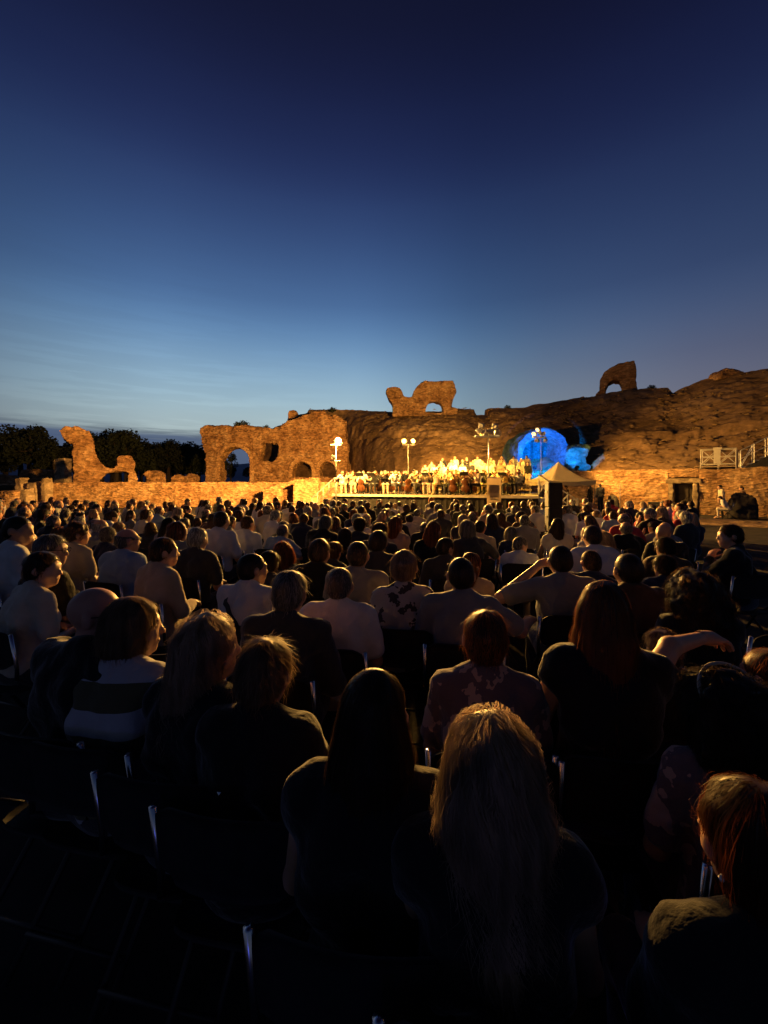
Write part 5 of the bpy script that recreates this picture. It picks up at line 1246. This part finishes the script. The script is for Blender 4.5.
while Zrow < 14.6:
    xl = PX(-14, Zrow); xr_ = PX(interp([(3.4, 700), (5, 706), (9, 700), (15, 694)], Zrow), Zrow)
    spc = .56 if Zrow < 7 else .60
    x = xl + random.uniform(0, .4)
    while x < xr_:
        px_, y = x + random.gauss(0, .05), Zrow + random.gauss(0, .07)
        x += spc * random.uniform(.92, 1.1)
        if Zrow < 4.0 and px_ < PX(4, Zrow): continue
        if 543 < CX + F * px_ / y < 565 and 6.6 < y < 10.4: continue
        if any((px_ - a) ** 2 + ((y - b_) * .9) ** 2 < .43 ** 2 for a, b_ in placed): continue
        if random.random() < .08 or count >= MAXA: continue
        t = TEM[random.randrange(len(TEM))]; hs = t['p']['hair']; hc = random.choice(HCW[hs]); sh = random.choice(SHW if Zrow > 5.5 or random.random() < .5 else ['black', 'charcoal', 'charcoal', 'brown', 'navy'])
        if px_ > PX(610, Zrow) and Zrow > 6 and random.random() < .25: sh = 'red'
        s = random.uniform(.89, 1.03); rz = face(px_, y) + random.gauss(0, .17)
        sk = random.choice(SKIN); tr = CLOTH[random.choice(['black', 'denim', 'charcoal', 'beige'])]
        base = (HN[hs].format(CN[hc]) + ' spectator in a ' + SHN.get(sh, sh) + ' top')
        base = base.replace('a olive', 'an olive')
        if Zrow < 6.2:
            add_person(t['J'], None, t['me'], sk, CLOTH[sh], tr, HAIR[hc], (px_, y, 0), rz, s, rel_label(base, px_, y), 'spectators in the middle rows')
            chair(px_, y, rz, 'dark folding chair under a spectator in the middle rows', 'folding chairs in the middle rows', parts=False)
        else:
            o = obj('person', t['far'], None, (px_, y, 0), rz); o.scale = (s, s, s); set_mats(o, [sk, CLOTH[sh], tr, HAIR[hc], STRAND[hc]])
            kind = 'white topped' if sh in ('white', 'cream') else 'red topped' if sh == 'red' else 'dark backlit' if sh in ('black', 'charcoal', 'navy', 'brown') else 'dull coloured'
            tag(o, f'small {kind} spectator seated in the dense far rows before the stage', 'person', 'spectators in the far rows')
        placed.append((px_, y)); count += 1
    Zrow += .84 if Zrow < 7 else .90
    rown += 1
print('audience copies', count, 'near', len(NEAR))

# ------------------------------------------------------------------ orchestra and choir
ORCH = []
vio = {-1: ((-.30, .16, .74), (-.17, .36, .98), (.2, .8, .5)), 1: ((.32, .16, .80), (.20, .36, .92), (-.6, .5, .2))}
low = {-1: ((-.28, .16, .74), (-.10, .34, .92), (.2, .7, .5)), 1: ((.30, .16, .70), (.22, .34, .62), (-.5, .6, 0))}
wind = {-1: ((-.26, .14, .74), (-.04, .26, .86), (.3, .3, .6)), 1: ((.26, .14, .72), (.04, .28, .78), (-.3, .3, .6))}
book = {-1: ((-.26, .10, 1.14), (-.10, .30, 1.22), (.5, .6, .3)), 1: ((.26, .10, 1.14), (.10, .30, 1.22), (-.5, .6, .3))}
for k, (arm, hs, fem) in enumerate([(vio, 'short', False), (vio, 'long', True), (low, 'crop', False), (low, 'bob', True), (wind, 'short', False), (wind, 'updo', True)]):
    V, Q, mi = single_person(dict(fem=fem, hair=hs, sleeve='long', arms=arm), .026, 1000 + k); ORCH.append(mesh_np('person', V, Q, [M['glasses']] * 4, mi))
CHOIR = []
for k, (hs, fem, ar) in enumerate([('short', False, book), ('bob', True, book), ('long', True, {}), ('crop', False, {})]):
    V, Q, mi = single_person(dict(stand=True, fem=fem, hair=hs, sleeve='long', arms=ar), .026, 1100 + k); CHOIR.append(mesh_np('person', V, Q, [M['glasses']] * 4, mi))
def violin_mb():
    f = Field((-.13, -.03, -.22), (.13, .05, .40), .014); f.ell((0, 0, -.09), (.10, .022, .10), .03); f.ell((0, 0, .08), (.083, .022, .085), .03); f.cap((0, -.005, .1), (0, -.01, .36), .013, .011, .01)
    return f.net()
V, Q = violin_mb(); VIO = mesh_np('violin', V, Q, [M['wood']])
def cello_mb():
    f = Field((-.26, -.1, -.02), (.26, .12, 1.25), .026); f.ell((0, 0, .32), (.21, .07, .20), .05); f.ell((0, 0, .64), (.17, .065, .17), .05); f.cap((0, -.03, .75), (0, -.05, 1.2), .025, .02, .02); f.cap((0, 0, .12), (0, .02, .0), .012, .012, .01)
    return f.net()
V, Q = cello_mb(); CEL = mesh_np('cello', V, Q, [M['wood']])
def stand_mb():
    b = MB(); b.tube([(0, 0, .03), (0, 0, .96)], .012, 6)
    for k in range(3): a = 2 * PI * k / 3; b.tube([(0, 0, .2), (.24 * math.cos(a), .24 * math.sin(a), .012)], .009, 5)
    b.box((0, .03, 1.0), (.40, .02, .22), rx=-.75); return b
STM = stand_mb().mesh('music_stand', M['black_metal']); SHEET = MB().box((0, .012, 1.015), (.36, .006, .20), rx=-.75).mesh('sheet_music', M['paper'])
OCH = MB(); OCH.box((0, 0, .44), (.40, .38, .05), bev=.015); OCH.box((0, -.20, .74), (.38, .03, .30), bev=.012)
for sx in (-1, 1):
    for sy in (-1, 1): OCH.tube([(sx * .18, sy * .17, .42), (sx * .19, sy * .19, 0)], .012, 5)
OCHM = OCH.mesh('orchestra_chair', M['black_metal'])
WH = ['white', 'beige', 'cream', 'beige', 'black', 'cream', 'beige', 'brown', 'grey', 'white']
n_m = 0
for r_, (v, px0, px1, step, z) in enumerate([(.9, 342, 480, 10.5, 0), (2.1, 347, 524, 11.5, 0), (3.3, 352, 520, 12, 0)]):
    px = px0
    while px < px1:
        pq = px + random.uniform(-1.5, 1.5); px += step
        if abs(pq - 408) < 5 and r_ == 2: continue
        u = st_uv(pq, v); p = ST(u, v + random.uniform(-.15, .15), SZ + z); rz = SA + PI + random.uniform(-.5, .5) + (.5 if pq < 420 else -.4 if pq > 460 else 0)
        k = random.choice([0, 1, 0, 1, 0, 4, 2, 3]) if r_ < 2 else random.choice([4, 5, 2, 4])
        o = obj('person', ORCH[k], None, p, rz); sh = random.choice(WH); set_mats(o, [random.choice(SKIN), CLOTH[sh], CLOTH[random.choice(['black', 'charcoal', 'beige', 'brown'])], HAIR[random.choice(['dark', 'brown', 'black', 'grey'])]])
        what = ['violin player', 'violin player', 'cello player', 'cello player', 'wind player', 'wind player'][k]
        tag(o, f'brightly lit seated {what} in the orchestra facing the crowd', 'musician', 'seated orchestra players')
        tag(obj('orchestra_chair', OCHM, None, p, rz), 'black chair under a seated orchestra player', 'chair', 'orchestra chairs')
        fw = Matrix.Rotation(rz, 3, 'Z')
        if k < 2:
            vo = obj('violin', VIO, None, p + fw @ Vector((-.09, .24, 1.0)), 0); vo.rotation_euler = (math.radians(-62), 0, rz + .35); tag(vo, 'brown violin held under the chin of an orchestra player', 'violin', 'violins of the orchestra')
        elif k < 4:
            vo = obj('cello', CEL, None, p + fw @ Vector((0, .46, .0)), 0); vo.rotation_euler = (math.radians(14), 0, rz + PI); tag(vo, 'brown cello standing before a seated orchestra player', 'cello', 'cellos of the orchestra')
        if random.random() < .4:
            q = p + fw @ Vector((0, .88, 0)); t = obj('music_stand', STM, None, q, rz); tag(t, 'black music stand with a white sheet in the orchestra', 'music stand', 'music stands of the orchestra'); obj('sheet_music', SHEET, t)
        n_m += 1
for r_, (v, px0, px1, step, z) in enumerate([(5.1, 424, 530, 9.5, .22), (6.2, 402, 532, 10, .45), (7.15, 406, 528, 12, .68)]):
    px = px0
    while px < px1:
        pq = px + random.uniform(-1.2, 1.2); px += step
        u = st_uv(pq, v)
        if u > 9.6 or u < [3.2, 3.6, 4.2][r_] : continue
        p = ST(u, v, SZ + z); k = random.randrange(4); sc = random.uniform(.88, .96); o = obj('person', CHOIR[k], None, p, SA + PI + random.uniform(-.2, .2) - .1); o.scale = (sc, sc, sc)
        set_mats(o, [random.choice(SKIN), CLOTH[random.choice(WH)], CLOTH[random.choice(['black', 'charcoal', 'beige', 'brown'])], HAIR[random.choice(['dark', 'brown', 'black', 'grey', 'blonde'])]])
        tag(o, 'brightly lit choir singer standing on the riser behind the orchestra', 'singer', 'choir singers on the risers'); n_m += 1
print('musicians', n_m)

# ------------------------------------------------------------------ people standing by the right wall
def lone(px, Z, p, hc, sh, tr, label, rz, h=.02, ztop=None, seed=0):
    J, out = person_meshes(p, h, seed, fine=False); me = meshes_of(out, J, p, seed, 0, .002)
    top = max(v[0][:, 2].max() for v in out.values()); s = (ztop / top) if ztop else 1.0
    return add_person(J, out, me, SKIN[0], CLOTH[sh], CLOTH[tr], HAIR[hc], (PX(px, Z), Z, 0), rz, s, label)
lone(590.5, 25.6, dict(stand=True, hair='long', fem=True, sleeve='long'), 'dark', 'black', 'black', 'person in black standing against the right wall, left of the man in a suit', .6, ztop=1.62, seed=61)
lone(600.5, 25.0, dict(stand=True, hair='crop', sleeve='long', bulk=1.1), 'dark', 'charcoal', 'charcoal', 'man in a dark suit standing with his back turned near the right wall', .2, ztop=1.70, seed=62)
lone(566.5, 22.6, dict(stand=True, hair='short', sleeve='long'), 'brown', 'brown', 'black', 'dark clothed person standing under the edge of the white tent', 1.6, ztop=1.62, seed=63)
lone(722, 20.7, dict(stand=True, hair='short', sleeve='short', lean=.1, bulk=1.05, twist=-.3, hyaw=-.3), 'dark', 'cream', 'black', 'man in a pale shirt and dark trousers standing by the right wall', .9, ztop=1.66, seed=64)
x_ = lone(728.5, 20.1, dict(hair='short', sleeve='short', lean=.55, fem=True), 'brown', 'white', 'cream', 'person in white sitting bent over beside the black covered mound', .9, ztop=1.12, seed=65)
chair(PX(728.5, 20.1), 20.1, .9, 'folding chair under the bent person in white by the right wall', parts=False)
lone(743, 21.15, dict(stand=True, hair='crop', sleeve='long'), 'dark', 'brown', 'black', 'dim person standing behind the black covered mound', 1.0, ztop=1.58, seed=66)
# assumed unseen blue lamp behind the camera, added for blue glints on chair posts
l = bpy.data.lights.new('assumed_rear_blue_lamp', 'SPOT'); l.energy = 6; l.color = (.10, .12, 1.0); l.spot_size = math.radians(70); l.spot_blend = .5; l.shadow_soft_size = .08
lo = bpy.data.objects.new('assumed_rear_blue_lamp', l); COL.objects.link(lo); lo.location = (-.9, -2.6, .9)
lo.rotation_euler = (Vector((-.6, 1.6, .62)) - lo.location).to_track_quat('-Z', 'Y').to_euler()
